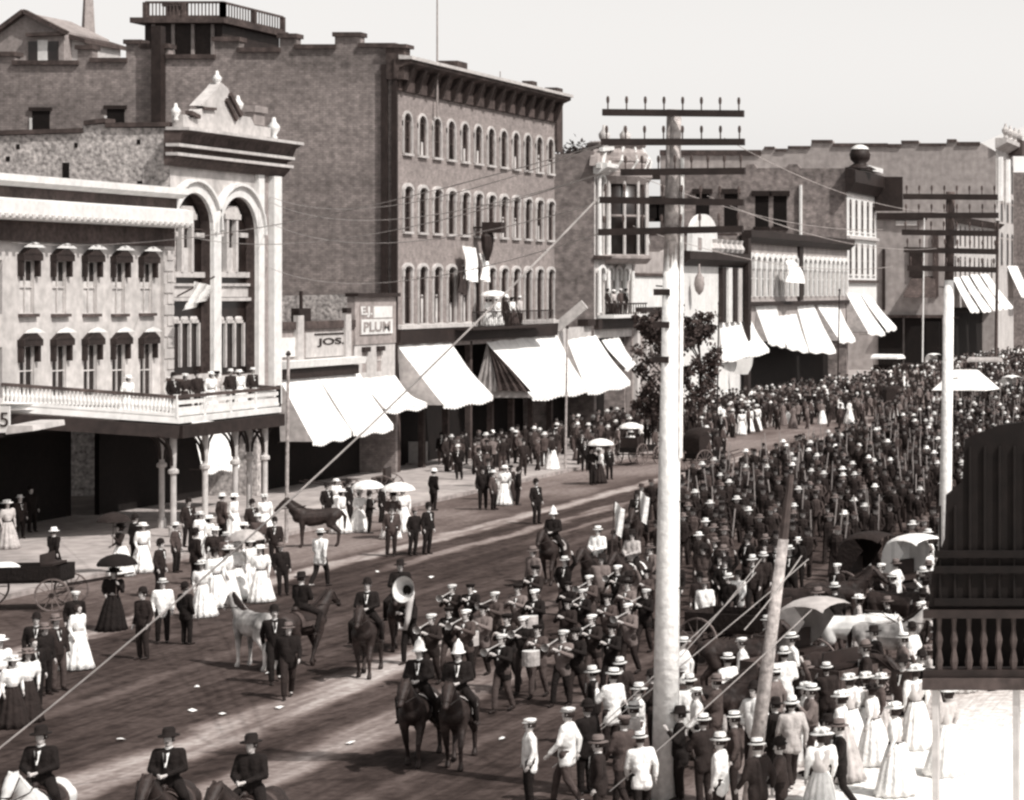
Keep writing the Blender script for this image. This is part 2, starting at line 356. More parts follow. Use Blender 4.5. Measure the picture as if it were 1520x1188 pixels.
# ---- B: tall two-arched hall
B = thing('arched_hall', (XF, 101, 0), 'tall pale hall with two round arches under a scrolled gable behind the balcony', 'building')
yB0, yB1 = yA1 + .02, fp(411, 430).y
def bz(px, py): return fp(px, py).z
zc0 = bz(335, 255)
hl = []
for a, b, ap in ((257.5, 312, 287), (324, 378, 293)):
    ya, yb = fp(a, 430).y, fp(b, 430).y; r = (yb - ya) / 2; hl.append((ya, yb, bz((a + b) / 2, 556), bz((a + b) / 2, ap), r))
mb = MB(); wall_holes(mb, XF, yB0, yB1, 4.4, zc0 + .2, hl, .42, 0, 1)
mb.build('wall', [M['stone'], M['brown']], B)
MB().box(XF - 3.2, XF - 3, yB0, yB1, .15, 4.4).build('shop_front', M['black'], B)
for q in hl:
    D = XF - .40; m = (q[0] + q[1]) / 2; s = F / m; zz = lambda py: HC - (py - VY) / s
    wn = window(B, XF, q[0], q[1], q[2], q[3], q[4], depth=.42, cols=1, rows=1, frame='brown')
    mb = MB()
    mb.box(D, D + .18, q[0], q[1], zz(412), zz(404)); mb.box(D, D + .2, q[0], q[1], zz(425), zz(421)); mb.box(D, D + .25, q[0], q[1], zz(447), zz(442))
    for t in range(4):
        y = q[0] + (q[1] - q[0]) * (t + .5) / 4; mb.box(D + .02, D + .14, y - .06, y + .06, zz(545), zz(480))
    for t in range(3):
        y = q[0] + (q[1] - q[0]) * (t + 1) / 4; mb.box(D + .03, D + .15, y - .3, y + .3, zz(480), zz(476)); mb.lathe([(.28, -.2), (.3, -.1), (.22, 0)], (D + .06, y, zz(470)), 8, sx=.4)
    for sgn in (-1, 1): mb.box(D, D + .22, m + sgn * .42 - .09, m + sgn * .42 + .09, zz(404), zz(318))
    mb.box(D, D + .26, m - .7, m + .7, zz(326), zz(318)); mb.prism([(D, m - .75, zz(318)), (D, m + .75, zz(318)), (D, m + .45, zz(306)), (D, m - .45, zz(306))], (.2, 0, 0))
    for sgn in (-1, 1): mb.box(D, D + .2, m + sgn * 1.1 - .35, m + sgn * 1.1 + .35, zz(352), zz(345))
    mb.build('window_surround', M['cream'], wn)
    MB().box(D + .03, D + .1, q[0], q[1], zz(441), zz(426)).build('spandrel_panel', M['cream'], wn)
    MB().box(D + .02, D + .06, m - .33, m + .33, zz(404), zz(368)).build('window_blind', M['blind'], wn)
    mb = MB()
    for t in range(16):
        P = [(XF, m - rr * math.cos(math.pi * tt / 16), q[3] - q[4] + rr * math.sin(math.pi * tt / 16)) for rr in (q[4] + .02, q[4] + .62) for tt in (t, t + 1)]
        mb.prism([P[0], P[1], P[3], P[2]], (.14, 0, 0))
    for t in range(16):
        P = [(XF + .14, m - rr * math.cos(math.pi * tt / 16), q[3] - q[4] + rr * math.sin(math.pi * tt / 16)) for rr in (q[4] + .5, q[4] + .62) for tt in (t, t + 1)]
        mb.prism([P[0], P[1], P[3], P[2]], (.16, 0, 0))
    mb.build('archivolt', M['white'], wn)
for a, b, o, mt in ((312.5, 323.5, .16, 'white'), (378.5, 387, .18, 'white'), (387.5, 397, .05, 'grey'), (397.5, 409, .3, 'white')):
    MB().box(XF + .003, XF + o, fp(a, 430).y, fp(b, 430).y, 4.4, zc0 - (0 if b > 380 else 2.6)).build('pilaster', M[mt], B)
cornice(B, XF, yB0 - .5, yB1 + .3, [(.003, zc0), (.18, zc0), (.45, zc0 + .3), (.5, zc0 + .42), (.35, zc0 + .45), (.35, zc0 + .7), (.55, zc0 + .74), (.55, zc0 + .82), (.75, zc0 + 1.3), (1.0, zc0 + 1.48), (.003, zc0 + 1.48)], 'brown')
mb = MB()
for zz0, xo in ((zc0 + .42, .62), (zc0 + .80, .68), (zc0 + 1.49, 1.1)): mb.box(XF + .1, XF + xo, yB0 - .55, yB1 + .35, zz0, zz0 + .13)
mb.each('cornice_moulding', M['cream'], B)
zt = zc0 + 1.63; pv = lambda px, py: Vector((XF + .45, fp(px, py, XF + .45).y, fp(px, py, XF + .45).z))
mb = MB(); mb.prism([pv(272, 198), pv(272, 170), pv(281, 176), pv(289, 174), pv(299, 162), pv(311, 160), pv(298, 157), pv(323, 131), pv(329, 123), pv(338, 131), pv(357, 172), pv(372, 174), pv(378, 186), pv(402, 190), pv(402, 204)], (-.5, 0, 0))
mb.build('gable', M['cream'], B)
mb = MB()
for a, b in (((339, 140), (356, 172)), ((334, 148), (349, 178))): mb.bar(pv(*a) + Vector((.06, 0, 0)), pv(*b) + Vector((.06, 0, 0)), .14, .2)
mb.bar(pv(300, 161) + Vector((.06, 0, 0)), pv(318, 162) + Vector((.06, 0, 0)), .12, .12); mb.bar(pv(279, 167) + Vector((.03, 0, 0)), pv(292, 174) + Vector((.03, 0, 0)), .3, .16)
mb.each('gable_moulding', M['brown'], B)
urn = [(.1, 0), (.16, .1), (.09, .2), (.22, .42), (.24, .58), (.1, .75), (.06, .95)]
for px, py, k in ((329, 131, .8), (360, 172, .95), (268, 180, .8), (413, 208, 1.1)):
    p = pv(px, py); MB().lathe([(r * k, z * k) for r, z in urn], p - Vector((.2, 0, 0)), 10).build('finial', M['white'], B, smooth=True)
p = pv(385, 186); MB().box(p.x - .4, p.x, p.y - .5, p.y + .5, p.z, p.z + .55).box(p.x - .45, p.x + .1, p.y - .6, p.y + .6, p.z + .56, p.z + .85).build('gable_block', M['grey'], B)
# stepped rubble party wall of the hall, seen above the house
Yw = yB0 + .02; top = [(-120, 205), (122, 198), (122, 187), (155, 184), (155, 190), (252, 190)]
mb = MB(); poly = [dp(-120, 420, Yw)] + [dp(x, y, Yw) for x, y in top] + [dp(252, 420, Yw)]
mb.prism(poly, (0, .5, 0)); mb.build('party_wall', M['rubble'], B)
mb = MB()
for (x0, y0), (x1, y1) in (((-120, 205), (121, 198)), ((124, 187), (156, 183)), ((156, 190), (250, 189))):
    p, q = dp(x0, y0, Yw - .12), dp(x1, y1, Yw - .12); mb.prism([p + Vector((0, 0, .03)), q + Vector((0, 0, .03)), q + Vector((0, 0, .22)), p + Vector((0, 0, .22))], (0, .8, 0))
mb.each('coping', M['brown'], B)
for px, py, ww, hh in ((98, 253, .28, .65), (27, 218, .14, .2), (113, 216, .14, .2), (206, 211, .14, .2), (208, 271, .2, .12), (12, 236, .16, .2)):
    p = dp(px, py, Yw); MB().box(p.x - ww / 2, p.x + ww / 2, Yw - .02, Yw + .1, p.z - hh / 2, p.z + hh / 2).build('vent', M['black'], B)
MB().box(XF - 30, XF - .72, yB0 + .6, yB1 - .02, zc0 - .6, zc0 - .3).build('roof', M['roof'], B)
MB().box(XF - 30, XF - .72, yB1 - .4, yB1 - .03, .15, zc0 - .1).build('rear_wall', M['rubble'], B)

# ---- balcony with posts in front of both
bal = thing('balcony', (XF, 90, 0), 'white balustraded balcony on bracketed posts across the pale stone house', 'balcony')
P1, P2, P3, P4 = Vector((XF + .05, 85.2, 5.16)), Vector((-46, 88.15, 4.54)), Vector((-46, 96.4, 4.54)), Vector((XF + .2, 96.4, 4.9))
P0 = Vector((XF + .2, 84.0, 5.3))
mb = MB(); mb.prism([P0 + Vector((0, .0, 0)), P1, P2, P3, P4], (0, 0, .22)); mb.build('deck', M['white'], bal)
mb = MB()
for a, b in ((P1, P2), (P2, P3), (P3, P4)):
    for dz, ww in ((-.32, .3),): mb.bar(a + Vector((0, 0, dz)), b + Vector((0, 0, dz)), .3, .5)
mb.build('fascia_beam', M['dark'], bal)
def rail(a, b, nb, fine):
    mb = MB(); d = b - a
    mb.bar(a + Vector((0, 0, 1.02)), b + Vector((0, 0, 1.02)), .2, .12, 1 if fine else 1); mb.bar(a + Vector((0, 0, .34)), b + Vector((0, 0, .34)), .12, .12); 
    if fine:
        mb.bar(a + Vector((0, 0, .28)), b + Vector((0, 0, .28)), .05, .1)
        for k in range(nb): p = a + d * (k + .5) / nb; mb.lathe([(.035, .36), (.055, .5), (.075, .62), (.04, .78), (.05, .97)], p, 6)
    else:
        for dz, hh in ((.50, .22), (.80, .16)): mb.bar(a + Vector((0, 0, dz)), b + Vector((0, 0, dz)), .06, hh)
        for k in range(nb): p = a + d * k / (nb - 1); mb.box(p.x - .07, p.x + .07, p.y - .07, p.y + .07, p.z + .2, p.z + 1.12)
    return mb.build('railing', [M['white'], M['brown']], bal)
ins = Vector((-.12, 0, 0))
rail(P1 + ins, P2 + ins, 44, True); rail(P2 + ins, P3 + ins, 5, False); rail(P3 + ins, P4, 4, False)
for k, (X, Y) in enumerate(((-46.4, 88.5), (-46.4, 90.9), (-46.4, 93.3), (-46.4, 95.8), (-48.6, 91.8), (-47.2, 96.1))):
    mb = MB(); zb = 4.1
    mb.lathe([(.16, .15), (.16, .5), (.11, .55), (.105, 2.55), (.19, 2.6), (.19, 2.72), (.1, 2.8), (.13, zb)], (X, Y, 0), 10); po = mb.build('post', M['cream'], bal, smooth=False)
    mb = MB()
    for dx, dy in ((0, 1), (0, -1), (1, 0), (-1, 0)):
        pts = [Vector((X + dx * .1 + dx * 1.0 * (1 - math.cos(a)), Y + dy * .1 + dy * 1.0 * (1 - math.cos(a)), 2.9 + 1.2 * math.sin(a))) for a in [math.pi / 2 * t / 6 for t in range(7)]]
        if dx > 0 and X > -47: continue
        mb.tube(pts, .055, 5)
    mb.build('bracket', M['dark'], po)

# ---- D: four-storey brick hotel
Dh = thing('brick_hotel', (XF, 130, 0), 'four-storey brick block with rows of arched windows and a huge blank side wall', 'building')
YD0, YD1 = fp(588, 430).y, fp(823, 430).y
zT = 20.35
ys = [120.75 + 1.905 * k for k in range(12)]; hD = []; rows = ((16.87, 19.0, .42), (12.75, 15.15, .2), (7.9, 10.95, .2))
for zb, ztp, ar in rows:
    for y in ys: hD.append((y - .47, y + .47, zb, ztp, ar))
mb = MB(); wall_holes(mb, XF, YD0, YD1, 6.6, zT + .4, hD, .15, 0, 1); mb.build('facade', [M['brick_front'], M['brick_mid']], Dh)
for q in hD:
    wn = window(Dh, XF, *q, depth=.15, cols=2, rows=2, bar=.045, frame='brown', pane='glass', blind=rnd.choice((0, 0, 0, 0, .35, .5)))
    if q[4] > .4: hood(wn, XF, q[0], q[1], q[3], .13, .08, 'cream', 'arch', q[4])
    else: hood(wn, XF, q[0], q[1], q[3] + .0, .17, .14, 'cream', 'arch', q[4])
    sill(wn, XF, q[0], q[1], q[2], 'cream', .16, .12)
    MB().box(XF + .003, XF + .09, q[1] + .03, q[1] + .13, q[2], q[3] - q[4]).build('jamb', M['cream'], wn); MB().box(XF + .003, XF + .09, q[0] - .13, q[0] - .03, q[2], q[3] - q[4]).build('jamb', M['cream'], wn)
cornice(Dh, XF, YD0 - .3, YD1 + .5, [(.003, zT + .35), (.12, zT + .35), (.3, zT + .9), (.85, zT + 1.15), (.85, zT + 1.32), (.003, zT + 1.45)], 'brown')
cornice(Dh, XF, YD0 - .4, YD1 + .6, [(.3, zT + 1.33), (.98, zT + 1.33), (.98, zT + 1.5), (.3, zT + 1.56)], 'cream', 'cornice_cap')
cornice(Dh, XF, YD0, YD1, [(.003, zT - .25), (.16, zT - .25), (.16, zT + .34), (.003, zT + .34)], 'brown', 'frieze')
mb = MB()
for k in range(15):
    y = YD0 + .5 + k * (YD1 - YD0 - 1) / 14; mb.prism([(XF + .16, y - .12, zT - .3), (XF + .3, y - .12, zT - .2), (XF + .75, y - .12, zT + .95), (XF + .16, y - .12, zT + .95)], (0, .24, 0))
mb.each('cornice_bracket', M['dark'], Dh)
cornice(Dh, XF, YD0, YD1, [(.003, 7.62), (.3, 7.62), (.3, 7.82), (.003, 7.86)], 'cream', 'belt_course')
cornice(Dh, XF, YD0, YD1, [(.003, 6.85), (.2, 6.85), (.25, 7.61), (.003, 7.61)], 'dark', 'shop_fascia')
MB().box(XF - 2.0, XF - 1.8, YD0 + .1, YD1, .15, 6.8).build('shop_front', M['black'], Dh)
mb = MB()
for k in range(8): y = YD0 + .4 + k * (YD1 - YD0 - .8) / 7; mb.box(XF - .3, XF, y - .14, y + .14, .15, 6.8)
mb.each('shop_column', M['brown'], Dh)
tp = [(-140, 84), (22, 84), (22, 97), (115, 97), (115, 74), (137, 74), (137, 93), (187, 92), (187, 66), (210, 66), (210, 72), (250, 72), (250, 88), (318, 86), (318, 62), (355, 60), (355, 78), (415, 76), (415, 57), (440, 57), (440, 73), (497, 72), (497, 55), (535, 54), (535, 71), (586, 71)]
mb = MB(); mb.prism([dp(-140, 760, YD0)] + [dp(x, y, YD0) for x, y in tp] + [Vector((XF - .03, YD0, dp(586, 71, YD0).z)), Vector((XF - .03, YD0, .1))], (0, .5, 0)); mb.build('side_wall', M['brick_big'], Dh)
mb = MB()
for i in range(0, len(tp) - 1):
    (x0, y0), (x1, y1) = tp[i], tp[i + 1]
    if x1 - x0 > 5:
        p, q = dp(x0, y0, YD0), dp(x1, y1, YD0); mb.box(p.x - .08, q.x + .08, YD0 - .14, YD0 + .64, p.z + .01, p.z + .24)
mb.each('parapet_coping', M['brown'], Dh)
for px, w0, y1 in ((572, 9, 96), (587, 8, 92)):
    p, q = dp(px, y1, YD0), dp(px, 500, YD0); MB().box(p.x - w0 / 57, p.x + w0 / 57, YD0 - .18, YD0 - .01, 5.0, p.z).build('corner_strip', M['dark'], Dh)
p, q = dp(600, 72, YD0), dp(600, 92, YD0); MB().box(XF - .45, XF + .5, YD0 - .2, YD0 + .55, zT + .3, p.z).box(XF - .6, XF + .65, YD0 - .3, YD0 + .7, p.z + .01, p.z + .2).build('corner_block', M['brown'], Dh)
p = dp(239, 40, YD0); q = dp(239, 182, YD0); MB().box(p.x - .25, p.x + .25, YD0 - .5, YD0 - .02, q.z, p.z).build('flue', M['dark'], Dh)
for px, py in ((61, 181), (172, 178)):
    p = dp(px, py, YD0); fr = MB().box(p.x - .45, p.x + .45, YD0 - .03, YD0 + .1, p.z - .45, p.z + .55).build('window', M['black'], Dh)
    MB().box(p.x - .6, p.x + .6, YD0 - .1, YD0 - .031, p.z + .56, p.z + .75).build('window_hood', M['dark'], fr)
    MB().box(p.x - .58, p.x - .46, YD0 - .06, YD0 - .001, p.z - .6, p.z + .2).build('jamb', M['white'], fr)
MB().box(-125, XF - .4, YD0 + .6, YD1, 18.2, 18.5).build('roof', M['roof'], Dh)
MB().box(-125, XF - .35, YD1 - .4, YD1, .1, 20.2).build('rear_wall', M['brick_mid'], Dh)
for px, py, k in ((672, 92, 1.4), (786, 121, .8), (822, 131, 1.0)):
    p = fp(px, py, XF - 1.5); MB().box(p.x - .4 * k, p.x + .4 * k, p.y - .5 * k, p.y + .5 * k, 18.5, p.z).build('chimney', M['brown'], Dh)
p = dp(649, 90, 124); MB().tube([(p.x, 124, 19), (p.x, 124, p.z + 5)], [.06, .035], 6).build('flagpole', M['grey'], Dh)
p = fp(921, 130, XF - 3); MB().tube([(p.x, 141.5, 19), (p.x, 141.5, p.z - 1)], .03, 5).build('flagpole', M['grey'], Dh)
# rooftop pavilion
ph = [dp(215, 90, 125), dp(330, 30, 125)]; x0, x1 = ph[0].x, ph[1].x; zp = dp(265, 36, 125).z; Yb = 131.5
mb = MB(); mb.box(x0, x1, 125, Yb, 18.5, zp); pav = mb.build('penthouse', M['dark'], Dh)
MB().box(x0 - .5, x1 + .4, 124.4, Yb + .3, zp + .01, zp + .3).build('eave', M['brown'], pav)
mb = MB(); zr = zp + .3
for a, b in (((x0 + .2, 124.7), (x1 + .2, 124.7)), ((x1 + .2, 124.7), (x1 + .2, Yb))):
    a, b = Vector((*a, zr)), Vector((*b, zr))
    for dz in (.08, .85): mb.bar(a + Vector((0, 0, dz)), b + Vector((0, 0, dz)), .1, .12)
    n = 22
    for k in range(n + 1): p = a + (b - a) * k / n; mb.bar(p, p + Vector((0, 0, .85)), .05 if k % 11 else .22)
mb.build('railing', M['brown'], pav)
p = dp(255, 10, 126); MB().box(p.x - .35, p.x + .35, 126, 126.7, zr, p.z).box(p.x - .5, p.x + .5, 125.9, 126.8, p.z + .01, p.z + .25).build('chimney', M['brown'], pav)
mb = MB()
for k in range(4): px = x0 + .5 + k * (x1 - x0 - 1) / 3; mb.box(px - .08, px + .08, 124.9, 124.99, 18.5, zp)
mb.each('post', M['grey'], pav)

# ---- behind: gabled house and spire
g = thing('gabled_house', dp(60, 430, 168) * 1, 'pale house gable rising above the long brick wall at upper left', 'building'); g.location.z = 0; ORG[g.name].z = 0
mb = MB(); mb.prism([dp(-40, 120, 168), dp(-40, 72, 168), dp(2, 44, 168), dp(36, 18, 168), dp(95, 46, 168), dp(95, 120, 168)], (0, 6, 0)); mb.prism([dp(-40, 700, 168.01), dp(-40, 120, 168.01), dp(95, 120, 168.01), dp(95, 700, 168.01)], (0, 6, 0)); mb.build('wall', M['grey'], g)
mb = MB(); mb.prism([dp(95.5, 700, 169), dp(95.5, 58, 169), dp(124, 58, 169), dp(124, 700, 169)], (0, 5, 0)); mb.build('wing', M['cream'], g)
MB().prism([dp(94, 55, 168.6), dp(94, 48, 168.6), dp(126, 58, 168.6), dp(126, 64, 168.6)], (0, 6, 0)).build('wing_roof', M['brown'], g)
mb = MB()
for a, b in (((-44, 76), (36, 17)), ((36, 17), (99, 49))): mb.bar(dp(*a, 167.7), dp(*b, 167.7), .5, .3)
mb.bar(dp(40, 52, 167.7), dp(95, 50, 167.7), .4, .25); mb.build('roof_edge', M['brown'], g)
for px in (50, 80): p = dp(px, 78, 168); MB().box(p.x - .35, p.x + .35, 167.9, 167.99, p.z - 1, p.z + .8).build('window', M['glass'], g)
p = dp(64, 78, 168); MB().box(p.x - .35, p.x + .35, 167.9, 167.99, p.z - 1, p.z + .9).build('shutter', M['white'], g)
p = dp(133, 430, 190); sp = thing('white_steeple', (p.x, 190, 0), 'slender white steeple cut by the top edge beside the gabled house', 'steeple')
a, b = dp(120, 97, 190), dp(146, 97, 190); MB().prism([Vector((a.x, 189, 0)), Vector((b.x, 189, 0)), b + Vector((0, -1, 0)), a + Vector((0, -1, 0))], (0, 1.5, 0)).build('tower', M['cream'], sp)
MB().lathe([((b.x - a.x) / 2, a.z), (.1, a.z + 11)], (p.x, 189.8, 0), 4).build('spire', M['grey'], sp)
# ---- E: low shops between the hall and the hotel
E = thing('low_shops', (XF, 112, 0), 'row of low white shop fronts with painted sign panels beside the brick hotel', 'building')
yE0, yE1 = yB1 + .03, YD0 - .25; ySg = fp(524, 430).y
ez = lambda py, px=460: fp(px, py).z
MB().box(XF - .4, XF, yE0, yE1, 4.3, ez(488)).build('wall', M['grey'], E)
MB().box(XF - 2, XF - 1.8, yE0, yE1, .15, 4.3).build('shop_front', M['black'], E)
MB().box(XF - 9, XF - .41, yE0, yE1, ez(500), ez(497)).build('roof', M['roof'], E)
MB().prism([dp(380, 500, yE1 - .6), dp(380, 440, yE1 - .6), dp(526, 437, yE1 - .6), dp(526, 500, yE1 - .6)], (0, .5, 0)).build('rear_parapet', M['rubble'], E)
mb = MB(); mb.box(XF - .2, XF + .14, yE0, ySg, ez(488), ez(477)); mb.build('eaves', M['brown'], E)
for px in (440, 511):
    y = fp(px, 430).y; MB().box(XF + .003, XF + .22, y - .3, y + .3, ez(535), ez(468)).box(XF, XF + .24, y - .25, y + .25, ez(466), ez(458), 1).build('pilaster', [M['cream'], M['dark']], E)
p = fp(470, 432); MB().box(XF - 1, XF - .5, p.y - .5, p.y + .5, ez(480), ez(458)).tube([(XF - .75, p.y, ez(460)), (XF - .75, p.y, p.z)], .09, 6).build('chimney_pipe', M['dark'], E)
mb = MB(); mb.prism([(XF + x, yE0, z) for x, z in ((.003, ez(546)), (.5, ez(544)), (.55, ez(534)), (.003, ez(533)))], (0, ySg - yE0 + .3, 0)); mb.build('cornice', M['white'], E)
MB().box(XF + .003, XF + .3, yE0, ySg, ez(560), ez(546.5)).build('fascia', M['dark'], E)
MB().box(XF + .003, XF + .08, fp(400, 1).y, fp(445, 1).y, ez(528), ez(500)).build('blank_sign', M['white'], E)
FONT = bpy.data.fonts[0] if bpy.data.fonts else None
def lettering(txt, name, parent, X, y0, y1, z, h, mt, lift=.02):
    cu = bpy.data.curves.new(name, 'FONT'); cu.body = txt; cu.align_x = 'CENTER'; cu.align_y = 'CENTER'; cu.extrude = .012; cu.size = 1; cu.offset = .02
    o = bpy.data.objects.new(name, cu); C.objects.link(o); bpy.context.view_layer.update(); dg = bpy.context.evaluated_depsgraph_get()
    me = bpy.data.meshes.new_from_object(o.evaluated_get(dg)); bpy.data.objects.remove(o)
    xs = [v.co.x for v in me.vertices]; zs = [v.co.y for v in me.vertices]; wx = max(xs) - min(xs); wz = max(zs) - min(zs); mx = (max(xs) + min(xs)) / 2; mz = (max(zs) + min(zs)) / 2
    for v in me.vertices: c = v.co.copy(); v.co = Vector((X + lift + c.z, (y0 + y1) / 2 + (c.x - mx) / wx * (y1 - y0), z + (c.y - mz) / wz * h)) - ORG[root_of(parent).name]
    me.materials.clear(); me.materials.append(M[mt]); o = bpy.data.objects.new(name, me); C.objects.link(o); o.parent = parent; return o
sg = MB().box(XF + .003, XF + .08, fp(452, 1).y, fp(517, 1).y, ez(531), ez(494)).build('shop_sign', M['cream'], E)
MB().box(XF + .085, XF + .12, fp(464, 1).y, fp(507, 1).y, ez(498), ez(495.5)).build('lettering_bar', M['dark'], sg)
lettering('JOS.', 'sign_lettering', sg, XF + .08, fp(468, 1).y, fp(508, 1).y, ez(508, 490), .42, 'dark')
# sign tower
y0, y1 = ySg, yE1; zt0, zt1 = fp(553, 511).z, fp(553, 441).z
MB().box(XF - .3, XF + .1, y0, y1, zt0, zt1).build('sign_tower', M['grey'], E)
MB().box(XF - .35, XF + .3, y0 - .1, y1 + .1, zt1 + .01, zt1 + .2).build('sign_cap', M['dark'], E)
b2 = MB().box(XF + .103, XF + .15, y0 + .5, y1 - .5, fp(553, 497).z, fp(553, 453).z).build('sign_board', M['grey'], E)
MB().box(XF + .152, XF + .17, y0 + .6, y1 - .55, fp(553, 496).z, fp(553, 474).z).build('sign_panel', M['white'], b2)
MB().box(XF + .152, XF + .17, y0 + 2.0, y1 - .6, fp(553, 472).z, fp(553, 455).z).build('sign_panel', M['white'], b2)
lettering('PLUM', 'sign_lettering', b2, XF + .17, y0 + .8, y1 - .9, fp(553, 485).z, .5, 'grey')
lettering('E.J.', 'sign_lettering', b2, XF + .15, y0 + .55, y0 + 1.8, fp(553, 463).z, .55, 'white')
hE = [(y0 + .9, y0 + 1.5, fp(553, 553).z, fp(553, 518).z), (y0 + 2.6, y0 + 3.2, fp(553, 553).z, fp(553, 518).z)]
mb = MB(); wall_holes(mb, XF + .05, y0, y1, 4.3, zt0 - .02, hE, .1); mb.build('sign_tower_wall', M['cream'], E)
for q in hE: wn = window(E, XF + .05, *q, depth=.1, cols=1, rows=2, frame='cream', pane='grey'); MB().box(XF + .055, XF + .22, q[0] - .05, q[1] + .05, q[3] - .12, q[3] + .12).build('window_hood', M['dark'], wn)

# ---- F/G: gap shop and narrow ornate facade
yG0, yG1 = fp(882, 1).y, fp(938, 1).y
Fs = thing('gap_shop', (XF, 146, 0), 'low shop squeezed between the brick hotel and the narrow ornate facade', 'building')
MB().box(XF - .4, XF, YD1 + .03, yG0 - .55, 4, fp(855, 486).z).build('wall', M['cream'], Fs)
MB().box(XF - 2, XF - 1.8, YD1 + .03, yG0 - .55, .15, 4).build('shop_front', M['black'], Fs)
MB().box(XF - 10, XF - .41, YD1 + .03, yG0 - .55, 6, 6.2).build('roof', M['roof'], Fs)
MB().box(XF - .38, XF + .3, fp(866, 1).y, yG0 - .6, fp(872, 484).z, fp(872, 474).z).build('cornice', M['dark'], Fs)
G = thing('narrow_ornate_shop', (XF, 153, 0), 'narrow three-storey shop with white columns and an ornate broken parapet', 'building')
gz = lambda py, px=908: fp(px, py).z
ztG = gz(243)
MB().prism([dp(760, 700, yG0), dp(760, 230, yG0), dp(860, 228, yG0), dp(868, 222, yG0), Vector((XF - .02, yG0, ztG + .6)), Vector((XF - .02, yG0, .1))], (0, .5, 0)).build('side_wall', M['brick_mid'], G)
hG = []; yw = (yG1 - yG0)
for k in range(4):
    a = yG0 + .7 + k * (yw - 1.2) / 4; hG.append((a, a + 1.0, gz(378), gz(264), .4)); hG.append((a, a + 1.0, gz(462), gz(398), .4))
mb = MB(); wall_holes(mb, XF, yG0, yG1, 6.5, ztG, hG, .14); mb.build('facade', M['cream'], G)
for q in hG:
    wn = window(G, XF, *q, depth=.14, cols=1, rows=2, frame='brown'); hood(wn, XF, q[0], q[1], q[3], .2, .2, 'white', 'arch', q[4])
for k in range(5):
    a = yG0 + .35 + k * (yw - 1.0) / 4 + (.15 if k else 0)
    for zb, zt_ in ((gz(380), gz(268)), (gz(464), gz(402))): MB().tube([(XF + .22, a, zb), (XF + .22, a, zt_)], [.17, .13], 8).build('column', M['white'], G)
cornice(G, XF, yG0 - .1, yG1 + .1, [(.003, gz(386)), (.45, gz(386)), (.55, gz(381)), (.003, gz(380))], 'brown', 'belt_course')
cornice(G, XF, yG0 - .2, yG1 + .2, [(.003, gz(262)), (.3, gz(262)), (.9, gz(252)), (.9, gz(246)), (.003, gz(245))], 'white')
mb = MB(); pg = lambda px, py: Vector((XF + .3, fp(px, py, XF + .3).y, fp(px, py, XF + .3).z))
mb.prism([pg(886, 246), pg(888, 232), pg(893, 222), pg(905, 219), pg(928, 221), pg(938, 218), pg(941, 232), pg(938, 248)], (-.5, 0, 0)); mb.build('parapet', M['grey'], G)
mb = MB()
for px in (893, 903, 913, 923): mb.bar(pg(px, 246) + Vector((.05, 0, 0)), pg(px + 4, 226) + Vector((.05, 0, 0)), .18)
mb.bar(pg(886, 246) + Vector((.1, 0, 0)), pg(941, 250) + Vector((.1, 0, 0)), .3); mb.bar(pg(890, 222) + Vector((.1, 0, 0)), pg(940, 217) + Vector((.1, 0, 0)), .25)
mb.each('parapet_scroll', M['white'], G)
bay_c = Vector((XF + .1, (yG0 + yG1) / 2 + .3, 0)); bw_ = MB(); bw_.lathe([(1.9, gz(380)), (1.9, gz(262))], bay_c, 20); byo = bw_.build('bow_window', M['glass'], G, smooth=True)
for zc_, r_o, hh in ((gz(384), 2.25, .35), (gz(322), 2.0, .2), (gz(263), 2.3, .5), (gz(240), 2.2, .35), (gz(216), 1.9, .3)): MB().lathe([(r_o - .3, zc_ - hh), (r_o, zc_), (r_o, zc_ + hh * .5), (r_o - .3, zc_ + hh * .8)], bay_c, 20).build('bow_cornice', M['grey'], byo)
for k in range(7): an_ = -1.5 + k * .5; MB().tube([bay_c + Vector((2 * math.cos(an_), 2 * math.sin(an_), gz(380))), bay_c + Vector((2 * math.cos(an_), 2 * math.sin(an_), gz(264)))], .11, 7).build('bow_column', M['cream'], byo)
MB().lathe([(2.0, gz(258)), (2.15, gz(245)), (2.0, gz(228)), (1.5, gz(217)), (.4, gz(212))], bay_c, 16, wave=.05, nw=8).build('bow_crown', M['grey'], byo)
for k in range(6): an_ = -1.3 + k * .5; MB().tube([bay_c + Vector((2.1 * math.cos(an_), 2.1 * math.sin(an_), gz(256))), bay_c + Vector((2.2 * math.cos(an_ + .2), 2.2 * math.sin(an_ + .2), gz(240))), bay_c + Vector((1.7 * math.cos(an_ + .3), 1.7 * math.sin(an_ + .3), gz(220)))], .12, 6).build('crown_rib', M['white'], byo)
p = fp(936, 335, XF + .4); MB().lathe([(.95, -1.3), (.9, -1.0), (.7, -.2), (.6, .6), (.4, 1.1), (.1, 1.3)], (XF + .4, yG1 - .4, p.z), 14).build('bell_canopy', M['white'], G, smooth=True)
for px, k in ((897, 1.6), (928, 1.6)): p = pg(px, 220); MB().lathe([(r * k, z * k) for r, z in urn], p, 8).build('finial', M['cream'], G, smooth=True)
MB().box(XF, XF + 1.1, yG0 + .6, yG1, gz(472), gz(467)).build('balcony_deck', M['white'], G)
mb = MB()
for k in range(14): y = yG0 + .8 + k * (yw - 1) / 13; mb.bar((XF + 1, y, gz(467)), (XF + 1, y, gz(452)), .05)
mb.bar((XF + 1, yG0 + .6, gz(451)), (XF + 1, yG1, gz(451)), .1); mb.build('balcony_railing', M['dark'], G)
MB().box(XF + .003, XF + .3, yG0, yG1, gz(488), gz(473)).build('fascia', M['dark'], G)
